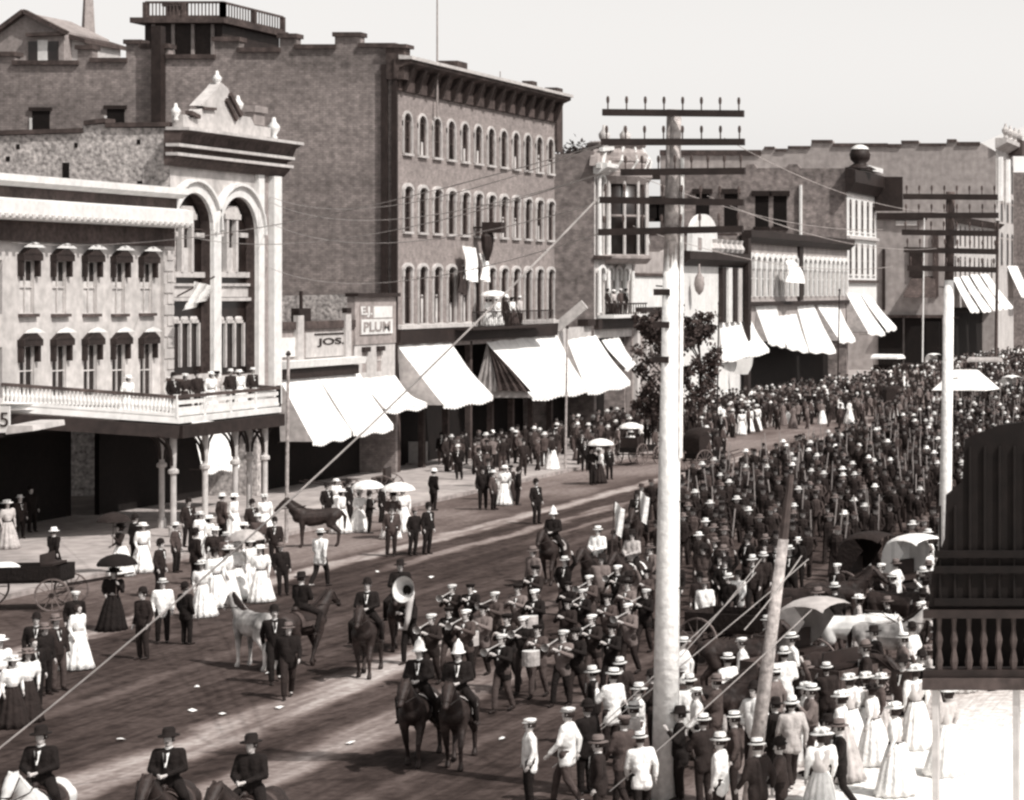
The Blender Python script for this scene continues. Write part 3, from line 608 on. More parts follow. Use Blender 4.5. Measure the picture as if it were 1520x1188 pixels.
MB().box(XF - 2, XF - 1.8, yG0, yG1, .15, 6.5).build('shop_front', M['black'], G)
MB().box(-75, XF - .42, yG0 + .52, yG1, ztG - .4, ztG - .2).build('roof', M['roof'], G)
MB().box(-75, XF - .42, yG1 - .3, yG1 - .02, .15, ztG - .5).build('rear_wall', M['brick_mid'], G)
# flanking bottle-shaped sign canopy
# ---- H: small shop with white billboard
yH0, yH1 = yG1 + .03, fp(1008, 1).y; hz = lambda py, px=965: fp(px, py).z
Hs = thing('billboard_shop', (XF, 160, 0), 'low grey shop carrying a big blank white billboard left of the tree', 'building')
MB().box(XF - .4, XF, yH0, yH1, .15, hz(404)).build('wall', M['grey'], Hs)
mb = MB(); pH = lambda px, py: Vector((XF - .02, fp(px, py).y, fp(px, py).z)); mb.prism([pH(940, 404), pH(940, 352), pH(946, 370), pH(955, 374), pH(985, 374), pH(1000, 366), pH(1000, 404)], (-.3, 0, 0)); mb.build('parapet', M['brick_pale'], Hs)
bb = MB().box(XF + .003, XF + .15, fp(938, 1).y, fp(982, 1).y, hz(456), hz(411)).build('billboard', M['white'], Hs)
MB().box(XF + .003, XF + .3, fp(938, 1).y, fp(984, 1).y, hz(410), hz(406)).build('billboard_cap', M['brown'], Hs)
MB().box(XF + .003, XF + .4, fp(944, 1).y, fp(1000, 1).y, hz(462), hz(456.5)).build('cornice', M['dark'], Hs)
MB().box(XF - 8, XF - .41, yH0, yH1, hz(412), hz(410)).build('roof', M['roof'], Hs)
mb = MB()
for px in (942, 956): y = fp(px, 1).y; mb.box(XF + .003, XF + .3, y - .3, y + .3, .15, hz(463))
mb.each('pilaster', M['cream'], Hs)
for k in range(2): p = fp(967, 487 + k * 28); MB().lathe([(.5, -.12), (.62, -.05), (.62, .05), (.5, .12)], (0, 0, 0), 12).build('x', M['cream'], None) if 0 else MB().tube([(XF + .1, p.y, p.z), (XF + .25, p.y, p.z)], .55, 14).build('round_sign', M['cream'], Hs)
# ---- I: white plastered shop with dark cornice and domed signboard
yI0, yI1 = yH1 + .03, fp(1100, 1).y; iz = lambda py, px=1050: fp(px, py).z
I_ = thing('white_plaster_shop', (XF, 175, 0), 'white plastered shop with dark cornice and round-topped white crest behind the pole', 'building')
MB().box(XF - .4, XF, yI0, yI1, .15, iz(378)).build('wall', M['white'], I_)
cornice(I_, XF, yI0, yI1, [(.003, iz(396)), (.3, iz(394)), (.8, iz(386)), (.8, iz(375)), (.003, iz(374))], 'dark')
c = fp(1043, 372); pts = [(XF + .2, c.y - 3.4, iz(374)), (XF + .2, c.y + 3.4, iz(374))] + [(XF + .2, c.y + 3.2 * math.cos(a), iz(350) + 1.6 * math.sin(a)) for a in [math.pi * t / 12 for t in range(13)]]
MB().prism(pts, (-.4, 0, 0)).build('crest', M['white'], I_)
p = fp(1035, 363); MB().box(XF + .203, XF + .24, p.y - .5, p.y + .4, p.z - .4, p.z + .5).build('crest_panel', M['grey'], I_)
for px, mt in ((1069, 'dark'), (1078, 'white'), (1086, 'dark'), (1093, 'cream')): y = fp(px, 1).y; MB().box(XF + .003, XF + .35, y - .5, y + .5, iz(480), iz(396.5)).build('pilaster', M[mt], I_)
p = fp(1022, 420); MB().lathe([(.05, -.9), (.3, -.6), (.4, -.1), (.32, .4), (.08, .8), (.05, 1.4)], (XF + .8, p.y, p.z), 10).build('hanging_sign', M['grey'], I_, smooth=True)
p = fp(1043, 417); MB().box(XF + .003, XF + .06, p.y - .15, p.y + .15, p.z - .3, p.z + .3).build('vent', M['dark'], I_)
MB().box(XF - 8, XF - .41, yI0, yI1, iz(384), iz(382)).build('roof', M['roof'], I_)
for k in range(6): y = yI0 + 8 + k * 1.4; MB().lathe([(.25, 0), (.4, .3), (.2, .7), (.3, 1)], (XF + .3, y, iz(374)), 7).build('cornice_urn', M['cream'], I_)
MB().box(XF + .35, XF + .7, yI1 - .4, yI1 + .3, .15, iz(350)).build('corner_pier', M['dark'], I_)
# ---- J: low brick block with long row of narrow windows
yJ0, yJ1 = yI1 + .35, fp(1257, 1).y - .05; jz = lambda py, px=1180: fp(px, py).z
J = thing('long_window_shop', (XF, 203, 0), 'low brick shop with one long row of narrow white windows under a dark cornice', 'building')
hJ = []; n = 20; mids = [yJ0 + 2.6 + k * (yJ1 - yJ0 - 3.6) / (n - 1) for k in range(n)]
zb, ztj = jz(440), jz(384)
for k, y in enumerate(mids):
    if k != 9: hJ.append((y - .5, y + .5, zb, ztj, .35))
mb = MB(); wall_holes(mb, XF, yJ0, yJ1, 6.0, jz(362), hJ, .1); mb.build('facade', M['brick_pale'], J)
for q in hJ:
    wn = window(J, XF, *q, depth=.1, cols=1, rows=2, bar=.07, frame='white'); hood(wn, XF, q[0], q[1], q[3], .3, .2, 'white', 'arch', q[4])
    MB().box(XF + .003, XF + .18, q[1] + .18, q[1] + .5, zb, ztj).build('jamb', M['white'], wn)
cornice(J, XF, yJ0 - .2, yJ1, [(.003, jz(366)), (.3, jz(366)), (.8, jz(358)), (.8, jz(349)), (.003, jz(349))], 'dark')
cornice(J, XF, yJ0, yJ1, [(.003, jz(452)), (.4, jz(452)), (.4, jz(447)), (.003, jz(447))], 'dark', 'belt_course')
MB().box(XF - .2, XF + .3, yJ0, yJ0 + 1.6, 6, jz(366)).build('corner_pier', M['brown'], J)
MB().box(XF + .003, XF + .25, mids[9] - .6, mids[9] + .6, jz(446), jz(366)).build('pier', M['dark'], J)
MB().box(XF - 2, XF - 1.8, yJ0, yJ1, .15, 6).build('shop_front', M['black'], J)
MB().box(XF - 20, XF - .41, yJ0, yJ1, jz(356), jz(354)).build('roof', M['roof'], J)
MB().box(XF - 20, XF - .35, yJ0 + .02, yJ0 + .4, .15, jz(354)).build('side_wall', M['brick_mid'], J)
# ---- K: brick block with tall narrow white facade and dark crowned top
yK0, yK1 = yJ1 + .06, fp(1301, 1).y; kz = lambda py, px=1278: fp(px, py).z
K = thing('crowned_corner_block', (XF, 228, 0), 'brick block with a narrow white windowed front and a dark ball-crowned cornice', 'building')
tk = [(980, 252), (1104, 250), (1109, 244), (1119, 244), (1124, 250), (1166, 249), (1171, 244), (1183, 244), (1188, 250), (1258, 250)]
MB().prism([dp(980, 640, yK0)] + [dp(*q, yK0) for q in tk] + [Vector((XF - .02, yK0, kz(255))), Vector((XF - .02, yK0, .1))], (0, .6, 0)).build('side_wall', M['brick_mid'], K)
for px, py, hh in ((968, 312, 26), (985, 312, 26), (1043, 308, 40), (1085, 312, 48), (1131, 314, 46), (1158, 314, 46)):
    p = dp(px, py, yK0); wn = MB().box(p.x - .65, p.x + .65, yK0 - .02, yK0 + .1, p.z - hh / 31, p.z + hh / 31).build('window', M['black'], K)
    MB().box(p.x - .95, p.x + .95, yK0 - .25, yK0 - .021, p.z + hh / 31, p.z + hh / 31 + .5).build('window_hood', M['dark'], wn); MB().box(p.x - .8, p.x + .8, yK0 - .2, yK0 - .021, p.z - hh / 31 - .3, p.z - hh / 31).build('window_sill', M['dark'], wn)
p = dp(1189, 275, yK0); q = dp(1189, 352, yK0); MB().tube([(p.x, yK0 - .15, q.z), (p.x, yK0 - .15, p.z)], .16, 6).build('drainpipe', M['white'], K)
hK = []; n = 5
for k in range(n):
    y = yK0 + 1.6 + k * (yK1 - yK0 - 3) / (n - 1)
    for a, b in ((345, 298), (408, 362)): hK.append((y - .55, y + .55, kz(a), kz(b), .35))
mb = MB(); wall_holes(mb, XF, yK0, yK1, 8, kz(285), hK, .1); mb.build('facade', M['white'], K)
for q in hK: wn = window(K, XF, *q, depth=.1, cols=1, rows=2, bar=.1, frame='grey'); sill(wn, XF, q[0], q[1], q[2], 'white')
for a in (354, 418): cornice(K, XF, yK0, yK1, [(.003, kz(a + 2)), (.3, kz(a + 2)), (.3, kz(a - 2)), (.003, kz(a - 2))], 'brown' if a > 400 else 'cream', 'belt_course')
cornice(K, XF, yK0 - .8, yK1 + .8, [(.003, kz(289)), (.4, kz(289)), (1.0, kz(275)), (1.0, kz(258)), (.2, kz(254)), (.003, kz(254))], 'dark')
p = fp(1278, 250, XF + .3); mb = MB(); mb.lathe([(1.6, 0), (.9, .4), (.6, .6), (.95, 1.0), (1.05, 1.5), (.8, 2.0), (.3, 2.2)], (XF + .2, p.y, kz(253)), 14); mb.build('ball_crown', M['dark'], K, smooth=True)
mb = MB(); mb.lathe([(.9, 0), (.7, .25), (.3, .45)], (XF + .2, p.y, kz(253) + 2.0), 12); mb.box(XF + .3, XF + 1.2, p.y - .5, p.y + 6, kz(254), kz(247)); mb.build('crown_cap', M['white'], K)
MB().box(XF - 24, XF - .4, yK0 + .62, yK1, kz(262), kz(260)).build('roof', M['roof'], K)
p = dp(1325, 280, yK1 - 1); MB().box(XF, p.x + 1, yK1 - 1, yK1 - .8, p.z - 2.3, p.z + 1.2).build('projecting_sign', M['dark'], K)
# ---- N: mid-distance block with recessed front and dark bay
YN = fp(1313, 1).y; Nb = thing('grey_block_with_bay', (XF, YN, 0), 'plain grey block with a dark bay window beyond the crowned brick block', 'building')
xN = 1401.5
for a_, b_ in ((1304, 1340), (1343, 1368), (1371, 1399)):
    p, q = dp(a_, 545, 271.9), dp(b_, 472, 271.9); sf_ = MB().box(p.x, q.x, 271.75, 271.95, .1, q.z).build('shop_front', M['black'], Nb); MB().box(p.x - .1, q.x + .1, 271.4, 271.74, q.z, q.z + .35).build('shop_fascia', M['brown'], sf_)
MB().prism([dp(1180, 620, 272), dp(1180, 318, 272), dp(xN, 321, 272), dp(xN, 620, 272)], (0, 1, 0)).build('wall', M['brick_pale'], Nb)
hN = [(y, y + 1.3, z, z + 2.6, .4) for y in [275 + 3.3 * k for k in range(10)] for z in (11.2, 15.0)]
mb = MB(); wall_holes(mb, XF, 273, 309.4, 7.5, 18.4, hN, .1); mb.build('front', M['cream'], Nb)
for q in hN: window(Nb, XF, *q, depth=.1, cols=1, rows=1, bar=.12, frame='grey')
cornice(Nb, XF, 272.6, 309.4, [(.003, 17.8), (.5, 17.9), (1.1, 18.5), (.003, 18.5)], 'brown'); MB().box(XF - 2, XF - 1.8, 273, 309.4, .15, 7.5).build('shop_front', M['black'], Nb); MB().box(XF - 12, XF - .1, 273.1, 309.3, 18.2, 18.38).build('roof', M['roof'], Nb)
MB().prism([dp(1300, 326, 271.5), dp(1300, 316, 271.5), dp(1375, 316, 271.5), dp(1375, 326, 271.5)], (0, .5, 0)).build('cornice', M['dark'], Nb)
for a, b, c_, d, mt in ((1350, 1372, 412, 368, 'dark'), (1310, 1314, 460, 370, 'dark'), (1385, 1393, 440, 345, 'brown'), (1330, 1362, 335, 328, 'cream')):
    p, q = dp(a, c_, 271.9), dp(b, d, 271.9); MB().box(p.x, q.x, 271.7, 271.99, p.z, q.z).build('window' if mt == 'dark' else 'panel', M[mt], Nb)
p = dp(1366, 442, 270); q = dp(1366, 414, 270); MB().prism([(p.x - 1.9, 269.6, p.z), (p.x + 1.9, 269.6, p.z), (p.x + 1.3, 271.9, q.z), (p.x - 1.3, 271.9, q.z)], (0, .2, .4)).build('bay_hood', M['brown'], Nb)
p = dp(1383, 470, 271); MB().tube([(p.x, 271.6, p.z - 1), (p.x, 271.8, p.z - 1)], .1, 8).box(p.x - .8, p.x + .8, 271.5, 271.99, p.z - 4.5, p.z - .6).build('doorway', M['black'], Nb)
# ---- L: far big brick block
YL = fp(1478, 1).y; Lb = thing('far_brick_warehouse', (XF, YL, 0), 'huge plain brick block with a low stepped parapet at the far right', 'building')
tl = [(980, 228), (1130, 224), (1135, 219), (1150, 219), (1152, 222), (1168, 222), (1170, 218), (1203, 218), (1205, 209), (1236, 209), (1237, 214), (1318, 215), (1338, 216), (1338, 210), (1364, 210), (1365, 214), (1404, 214), (1406, 208), (1420, 208), (1421, 213), (1455, 212)]
MB().prism([dp(980, 560, YL)] + [dp(*q, YL) for q in tl] + [Vector((XF - .05, YL, fp(1478, 225).z)), Vector((XF - .05, YL, .1))], (0, 1, 0)).build('side_wall', M['brick_pale'], Lb)
mb = MB()
for i in range(len(tl) - 1):
    if tl[i + 1][0] - tl[i][0] > 8: p, q = dp(*tl[i], YL), dp(*tl[i + 1], YL); mb.prism([p, q, q + Vector((0, 0, .35)), p + Vector((0, 0, .35))], (0, 1.3, 0)) if 0 else mb.box(p.x, q.x, YL - .25, YL - .02, min(p.z, q.z) - .25, max(p.z, q.z) + .1)
mb.each('parapet_coping', M['brown'], Lb)
lz = lambda py: fp(1485, py).z; yL1 = fp(1500, 1).y
mb = MB(); hL = [(y, y + 2.2, lz(a), lz(b), .8) for a, b in ((285, 240), (330, 292), (395, 345)) for y in (YL + 4, YL + 9, YL + 13)]
wall_holes(mb, XF, YL, yL1, .1, lz(222), hL, .12); mb.build('facade', M['cream'], Lb)
for q in hL: window(Lb, XF, *q, depth=.12, cols=1, rows=1, bar=.25, frame='grey')
for y in (YL + 1, YL + 7.3): MB().tube([(XF + .3, y, lz(300)), (XF + .3, y, lz(235))], .55, 8).build('column', M['white'], Lb)
MB().prism([(XF, YL - .5, lz(224)), (XF + 1.6, YL - .5, lz(214)), (XF + 1.6, YL - .5, lz(208)), (XF, YL - .5, lz(208))], (0, yL1 - YL + 1, 0)).build('cornice', M['cream'], Lb)
MB().box(XF, XF + 1.9, yL1 - 2, yL1 + 1, lz(226), lz(203)).build('corner_turret', M['brown'], Lb)
for k in range(4): MB().lathe([(r * 2.2, z * 2.2) for r, z in urn], (XF + 1, YL + 2 + k * 4, lz(208)), 7).build('finial', M['cream'], Lb)
# ---- M: street beyond, right edge: a few receding blocks with lit fronts
for k, (y0, y1, X, ztop, lab, mt) in enumerate(((338, 372, -50, 27, 'distant brick block with arched windows at right edge, tallest of the far row', 'brick_mid'), (373, 415, -50, 20, 'distant pale block with white front at right edge beyond the awnings', 'brick_pale'), (450, 520, -62, 24, 'farthest grey block closing the street at the right edge', 'grey'))):
    t = thing('distant_block', (X, y0, 0), lab, 'building', 'distant blocks at the far end of the street')
    hh = [(y0 + 2 + j * (y1 - y0 - 4) / 5, y0 + 4 + j * (y1 - y0 - 4) / 5, z, z + 2.6, .5) for j in range(6) for z in (8, 13, 18) if z + 3.5 < ztop]
    mb = MB(); wall_holes(mb, X, y0, y1, .1, ztop, hh, .12); mb.box(X - 30, X - .5, y0, y0 + .6, .1, ztop); mb.build('wall', M[mt], t)
    for q in hh: window(t, X, *q, depth=.12, cols=1, rows=1, bar=.1, frame='grey')
    MB().box(X - 30, X - .52, y0 + .62, y1, ztop - 1.4, ztop - 1).build('roof', M['roof'], t)
    cornice(t, X, y0 - .5, y1, [(.003, ztop - .8), (.6, ztop - .6), (1.2, ztop), (.003, ztop)], 'brown')
# ---- right-hand side of the street, near: dark timber porch
pr = thing('timber_porch', (-5, 40, 0), 'dark unpainted timber porch with turned balusters at the right edge', 'porch')
Yp = 38.5
mb = MB(); mb.prism([dp(1378, 905, Yp), dp(1384, 850, Yp), dp(1402, 800, Yp), dp(1404, 735, Yp), dp(1428, 715, Yp), dp(1432, 652, Yp), dp(1480, 632, Yp), dp(1640, 610, Yp), dp(1640, 905, Yp)], (0, .3, 0)); mb.build('board_wall', M['black'], pr)
mb = MB()
for k in range(11): p = dp(1396 + k * 22, 892, Yp); mb.box(p.x - .015, p.x + .015, Yp - .05, Yp - .002, p.z, p.z + (1.6 if k < 2 else 2.6))
for py in (822, 845, 893): p = dp(1390, py, Yp); mb.box(dp(1388, py, Yp).x, dp(1638, py, Yp).x, Yp - .09, Yp - .052, p.z - .06, p.z + .06)
mb.each('batten', M['black'], pr)
p0, p1 = dp(1372, 1004, Yp), dp(1640, 915, Yp); mb = MB()
mb.box(p0.x, p1.x, Yp - .12, Yp + .1, p1.z - .02, p1.z + .12); mb.box(p0.x, p1.x, Yp - .12, Yp + .1, p0.z, p0.z + .12); mb.each('handrail', M['dark'], pr)
for k in range(13):
    x = p0.x + .25 + k * .25; hh = p1.z - p0.z
    MB().lathe([(.045, .1), (.07, .25 * hh), (.035, .45 * hh), (.065, .6 * hh), (.035, .8 * hh), (.05, hh)], (x, Yp, p0.z), 7).build('baluster', M['grey'] if k > 5 else M['brown'], pr)
MB().box(p0.x, p1.x, Yp - .2, Yp + 1.1, p0.z - .2, p0.z - .01).build('deck', M['brown'], pr)
MB().box(p0.x + .1, p1.x, Yp + .2, Yp + .26, p0.z + .13, p1.z - .05).build('dark_backing', M['black'], pr)  # black sheet added to keep the space behind the balusters dark
for x in (p0.x + .2, p0.x + 1.55, p0.x + 2.9): MB().box(x - .05, x + .05, Yp - .1, Yp + .08, 0, p0.z - .21).build('post', M['cream'], pr)
# ================================================================ AWNINGS
def awning(tl, tr, bl, br, label, X=XF, mt='canvas', val=.25, sides=True, sag=.12, name='awning'):
    pTL, pTR = fp(*tl, X), fp(*tr, X); qBL, qBR = dp(*bl, pTL.y), dp(*br, pTR.y)
    for q in (qBL, qBR): q.z = max(q.z, 1.7)
    t = thing(name, ((pTL + pTR) / 2), label, 'awning', 'shop awnings along the far side of the street')
    mb = MB(); N, K_ = 16, 8; vs = []
    for i in range(N + 1):
        for k in range(K_ + 1):
            u, v_ = i / N, k / K_; p = (pTL.lerp(pTR, u)).lerp(qBL.lerp(qBR, u), v_)
            p.z -= sag * math.sin(math.pi * v_) * (1 + .35 * math.sin(u * 9.1 + tl[0])) + .03 * math.sin(u * 23 + k) + .13 * v_ * math.sin(math.pi * u * 2) ** 2; vs.append(p)
    mb.add(vs, [(i * (K_ + 1) + k, (i + 1) * (K_ + 1) + k, (i + 1) * (K_ + 1) + k + 1, i * (K_ + 1) + k + 1) for i in range(N) for k in range(K_)])
    mb.build('canopy', M[mt], t, smooth=True)
    mb = MB(); n = 16
    for i in range(n):
        a, b = qBL.lerp(qBR, i / n), qBL.lerp(qBR, (i + 1) / n); a.z -= .13 * math.sin(math.pi * i / n * 2) ** 2; b.z -= .13 * math.sin(math.pi * (i + 1) / n * 2) ** 2; mb.add([a, b, b - Vector((0, 0, val * .8)), (a + b) / 2 - Vector((0, 0, val * 1.1)), a - Vector((0, 0, val * .8))], [(0, 1, 2, 3, 4)])
    mb.build('valance', M[mt], t)
    mb = MB(); mb.bar(qBL - Vector((.08, 0, .1)), qBR - Vector((.08, 0, .1)), .05)
    for p, q in ((pTL, qBL), (pTR, qBR)): dn = Vector((0, .06 if q is qBL else -.06, -.1)); mb.bar(Vector((p.x, p.y, q.z)) + dn, q + dn, .04)
    mb.build('frame', M['dark'], t)
    if sides:
        for p, q in ((pTL, qBL),): MB().add([p - Vector((0, 0, .05)), q - Vector((0, 0, .06)), Vector((p.x + (q.x - p.x) * .08, p.y, q.z - .05))], [(0, 1, 2)]).build('side_flap', M['canvas_grey'], t)
    return t
awning((280, 604), (332, 600), (300, 694), (356, 686), 'white awning glimpsed between the balcony posts', sides=False)
awning((412, 556), (468, 552), (464, 654), (522, 641), 'white awning left of the thin telegraph post, nearest of the street awnings')
awning((469, 552), (531, 550), (524, 640), (584, 631), 'white awning on the low shops directly under the dark fascia')
awning((532, 560), (585, 556), (572, 606), (634, 598), 'small slumped white awning below the two-windowed sign tower', sag=.25)
awning((590, 513), (669, 509), (658, 600), (732, 588), 'large square white awning under the left windows of the brick hotel')
awning((722, 508), (826, 497), (790, 589), (872, 577), 'largest white awning under the right half of the brick hotel')
awning((842, 505), (884, 498), (872, 581), (936, 567), 'white awning between the brick hotel and the narrow ornate shop')
awning((893, 505), (918, 500), (928, 545), (944, 541), 'small steep white awning under the narrow ornate shop', sides=False)
awning((1068, 482), (1112, 470), (1072, 534), (1142, 519), 'low white awning with hanging cloth right of the tree', sag=.2)
awning((1121, 455), (1152, 452), (1140, 506), (1166, 512), 'tall white awning beginning the row under the long window shop')
awning((1153, 470), (1182, 466), (1168, 513), (1200, 520), 'middle white awning with a dark spot under the long window shop')
awning((1183, 455), (1207, 452), (1201, 519), (1241, 521), 'widest white awning under the flag of the long window shop')
awning((1212, 452), (1245, 455), (1246, 505), (1270, 504), 'slanting white awning last in the row under the long window shop')
awning((1255, 434), (1276, 437), (1288, 492), (1314, 495), 'white awning with a dark slit under the crowned corner block')
awning((1278, 437), (1292, 440), (1315, 489), (1331, 486), 'narrow steep white awning farthest under the crowned corner block', sides=False)
for k, (a, b, c_, d) in enumerate((((1414, 412), (1424, 412), (1440, 462), (1454, 462)), ((1426, 410), (1437, 410), (1458, 462), (1472, 461)), ((1440, 408), (1452, 408), (1474, 460), (1488, 458)), ((1455, 407), (1466, 407), (1490, 458), (1504, 456)), ((1495, 395), (1510, 395), (1516, 440), (1532, 438)))):
    awning(a, b, c_, d, ('steep white awning just right of the second pole, first of the far strips', 'second steep white awning of the far strips past the second pole', 'third steep white awning of the far strips past the second pole', 'last of the four far steep white awnings near the right edge', 'small far white awning cut by the right edge')[k], sides=False, val=.15)
def cloth(name, pts_grid, mt, label, cat, parent=None, group=None):
    n, m_ = len(pts_grid), len(pts_grid[0]); mb = MB(); mb.add([p for r in pts_grid for p in r], [(i * m_ + j, (i + 1) * m_ + j, (i + 1) * m_ + j + 1, i * m_ + j + 1) for i in range(n - 1) for j in range(m_ - 1)])
    o = mb.build(name, M[mt], parent, label, cat, group, smooth=True, loc=None if parent else pts_grid[0][0]); return o
def drape(name, a, b, c_, d, mt, label, cat, amp=.12, nf=3, group=None, nrm=(1, 0, 0)):
    g_ = []; nrm = Vector(nrm)
    for i in range(13):
        u = i / 12; g_.append([a.lerp(b, u).lerp(d.lerp(c_, u), v / 6) + nrm * amp * math.sin(u * nf * 2 * math.pi + .7 * v) * (.3 + v / 6) for v in range(7)])
    return cloth(name, g_, mt, label, cat, None, group)
# dark side curtains of the big hotel awning, and hanging cloths
for k, (x0, x1, lab) in enumerate(((722, 745, 'outer dark striped curtain hung at the left end of the largest awning'), (742, 790, 'inner dark curtain sweeping down to the largest awning front bar'))):
    Y_ = fp(722, 1).y - .05 - k * .06; drape('side_curtain', dp(722 + k * 2, 512, Y_), dp(728 + k * 4, 520, Y_), dp(x1, 582, Y_), dp(x0 - 18 + k * 16, 580, Y_), 'brown' if k else 'canvas_grey', lab, 'curtain', .07, 4, 'curtains at the largest awning', (0, 1, 0))
Y_ = fp(1090, 1).y - 2; drape('hanging_cloth', dp(1094, 534, Y_), dp(1118, 530, Y_), dp(1112, 556, Y_), dp(1090, 556, Y_), 'canvas', 'white cloth hung from the low awning right of the tree', 'cloth', .1, 2)
# flags and banners
Y_ = 96.3; drape('hanging_flag', dp(288, 418, Y_), dp(315, 424, Y_), dp(308, 442, Y_), dp(276, 462, Y_), 'canvas', 'large pale flag drooping from a staff before the left arch', 'flag', .18, 2, None, (.3, 1, 0))
a, b = Vector((XF, 97.6, dp(290, 440, 97).z)), dp(318, 411, 96.3); MB().tube([a, b], .035, 6).build('flag_staff', M['brown'], None, 'slim staff carrying the large pale flag before the left arch', 'flagstaff', loc=a)
for k, (x0, x1, y0, y1, lab) in enumerate(((686, 706, 365, 420, 'long white banner hung left of the dark lamp bracket on the hotel front'), (711, 723, 376, 420, 'narrow white banner hung right of its longer twin on the hotel front'))):
    p, q = fp(x0, y0, XF + .5), fp(x1, y0 + 3, XF + .5); r, s_ = fp(x1 + 2, y1, XF + .6), fp(x0 + 6, y1 - 5, XF + .6)
    drape('banner', p, q, r, s_, 'canvas', lab, 'banner', .15, 2, 'banners on the hotel front')
p = fp(680, 430, XF + .5); drape('banner', fp(680, 395, XF + .45), fp(690, 396, XF + .45), fp(692, 440, XF + .5), fp(682, 434, XF + .5), 'dark', 'dark striped banner hanging beside the white banners on the hotel front', 'banner', .1, 2, 'banners on the hotel front')
lb = thing('hanging_lamp', fp(724, 350, XF + .6), 'dark lamp bracket projecting from the second row of hotel windows', 'lamp')
p = fp(726, 338, XF + .9); MB().box(XF + .01, XF + 1.5, p.y - .05, p.y + .05, p.z - .05, p.z + .05).build('arm', M['dark'], lb); MB().lathe([(.1, -1.9), (.32, -1.2), (.38, -.5), (.2, -.1), (.1, .1)], (XF + .8, p.y, p.z), 8).build('lantern', M['dark'], lb); MB().box(XF + .6, XF + 1.7, p.y - .3, p.y + .3, p.z - .3, p.z + .3).build('hood', M['dark'], lb)
yb0, yb1 = fp(668, 1).y, fp(790, 1).y
hb = thing('hotel_balcony', (XF, yb0, 7), 'shallow dark balcony on the hotel front above the big awnings', 'balcony')
MB().box(XF + .31, XF + 1.3, yb0, yb1, 7.45, 7.6).build('deck', M['dark'], hb)
mb = MB(); mb.bar((XF + 1.25, yb0, 8.45), (XF + 1.25, yb1, 8.45), .07)
for k in range(46): y = yb0 + (yb1 - yb0) * k / 45; mb.bar((XF + 1.25, y, 7.6), (XF + 1.25, y, 8.45), .03)
mb.build('railing', M['dark'], hb)
p = fp(1170, 388, XF + .3); drape('hanging_flag', fp(1166, 387, XF + 1), fp(1178, 385, XF + 1.3), fp(1199, 423, XF + 1.8), fp(1170, 418, XF + 1.5), 'canvas', 'pale flag streaming from the front of the long window shop', 'flag', .3, 1)
# projecting board between hotel and ornate shop
a, b = fp(826, 487, XF + 1), fp(868, 452, XF + 1); Y_ = a.y
a, b = dp(826, 487, 143.2), dp(868, 452, 143.2)
MB().bar(a, b, .2, .62).build('slanted_signboard', M['cream'], None, 'pale slanting signboard strung between the brick hotel and the ornate shop', 'signboard', loc=a)
# small white sign and awning scrap at the left edge
p = dp(8, 622, 83); sgn = MB().box(p.x - .25, p.x + .15, 83, 83.06, p.z - .5, p.z + .45).build('street_sign', M['white'], None, 'small white board with a dark numeral at the left edge', 'sign', loc=(p.x, 83, p.z))
cu = bpy.data.curves.new('n', 'FONT'); cu.body = '5'; cu.size = .75; cu.extrude = .01; o = bpy.data.objects.new('n', cu); C.objects.link(o); bpy.context.view_layer.update()
me = bpy.data.meshes.new_from_object(o.evaluated_get(bpy.context.evaluated_depsgraph_get())); bpy.data.objects.remove(o)
for v in me.vertices: x, y, z = v.co; v.co = (x - .22, -z - .02, y - .28)
me.materials.clear(); me.materials.append(M['dark']); o = bpy.data.objects.new('sign_numeral', me); C.objects.link(o); o.parent = sgn
p = dp(30, 640, 82.5); MB().prism([dp(8, 645, 82), dp(12, 632, 82), dp(48, 632, 82), dp(49, 640, 82)], (0, 2, .1)).build('shop_canopy', M['cream'], None, 'narrow pale canopy over the doorway at the left edge', 'canopy', loc=p)
p = fp(612, 660, XF + .9); p = gp(620, 690, .15); bd = thing('notice_board', (p.x, p.y, .15), 'upright pale notice board standing on the pavement under the hotel awning', 'notice board')
MB().box(p.x - .5, p.x + .5, p.y, p.y + .1, .2, 1.4).build('panel', M['cream'], bd); MB().box(p.x - .6, p.x + .6, p.y - .15, p.y + .25, .15, .24).build('foot', M['grey'], bd)
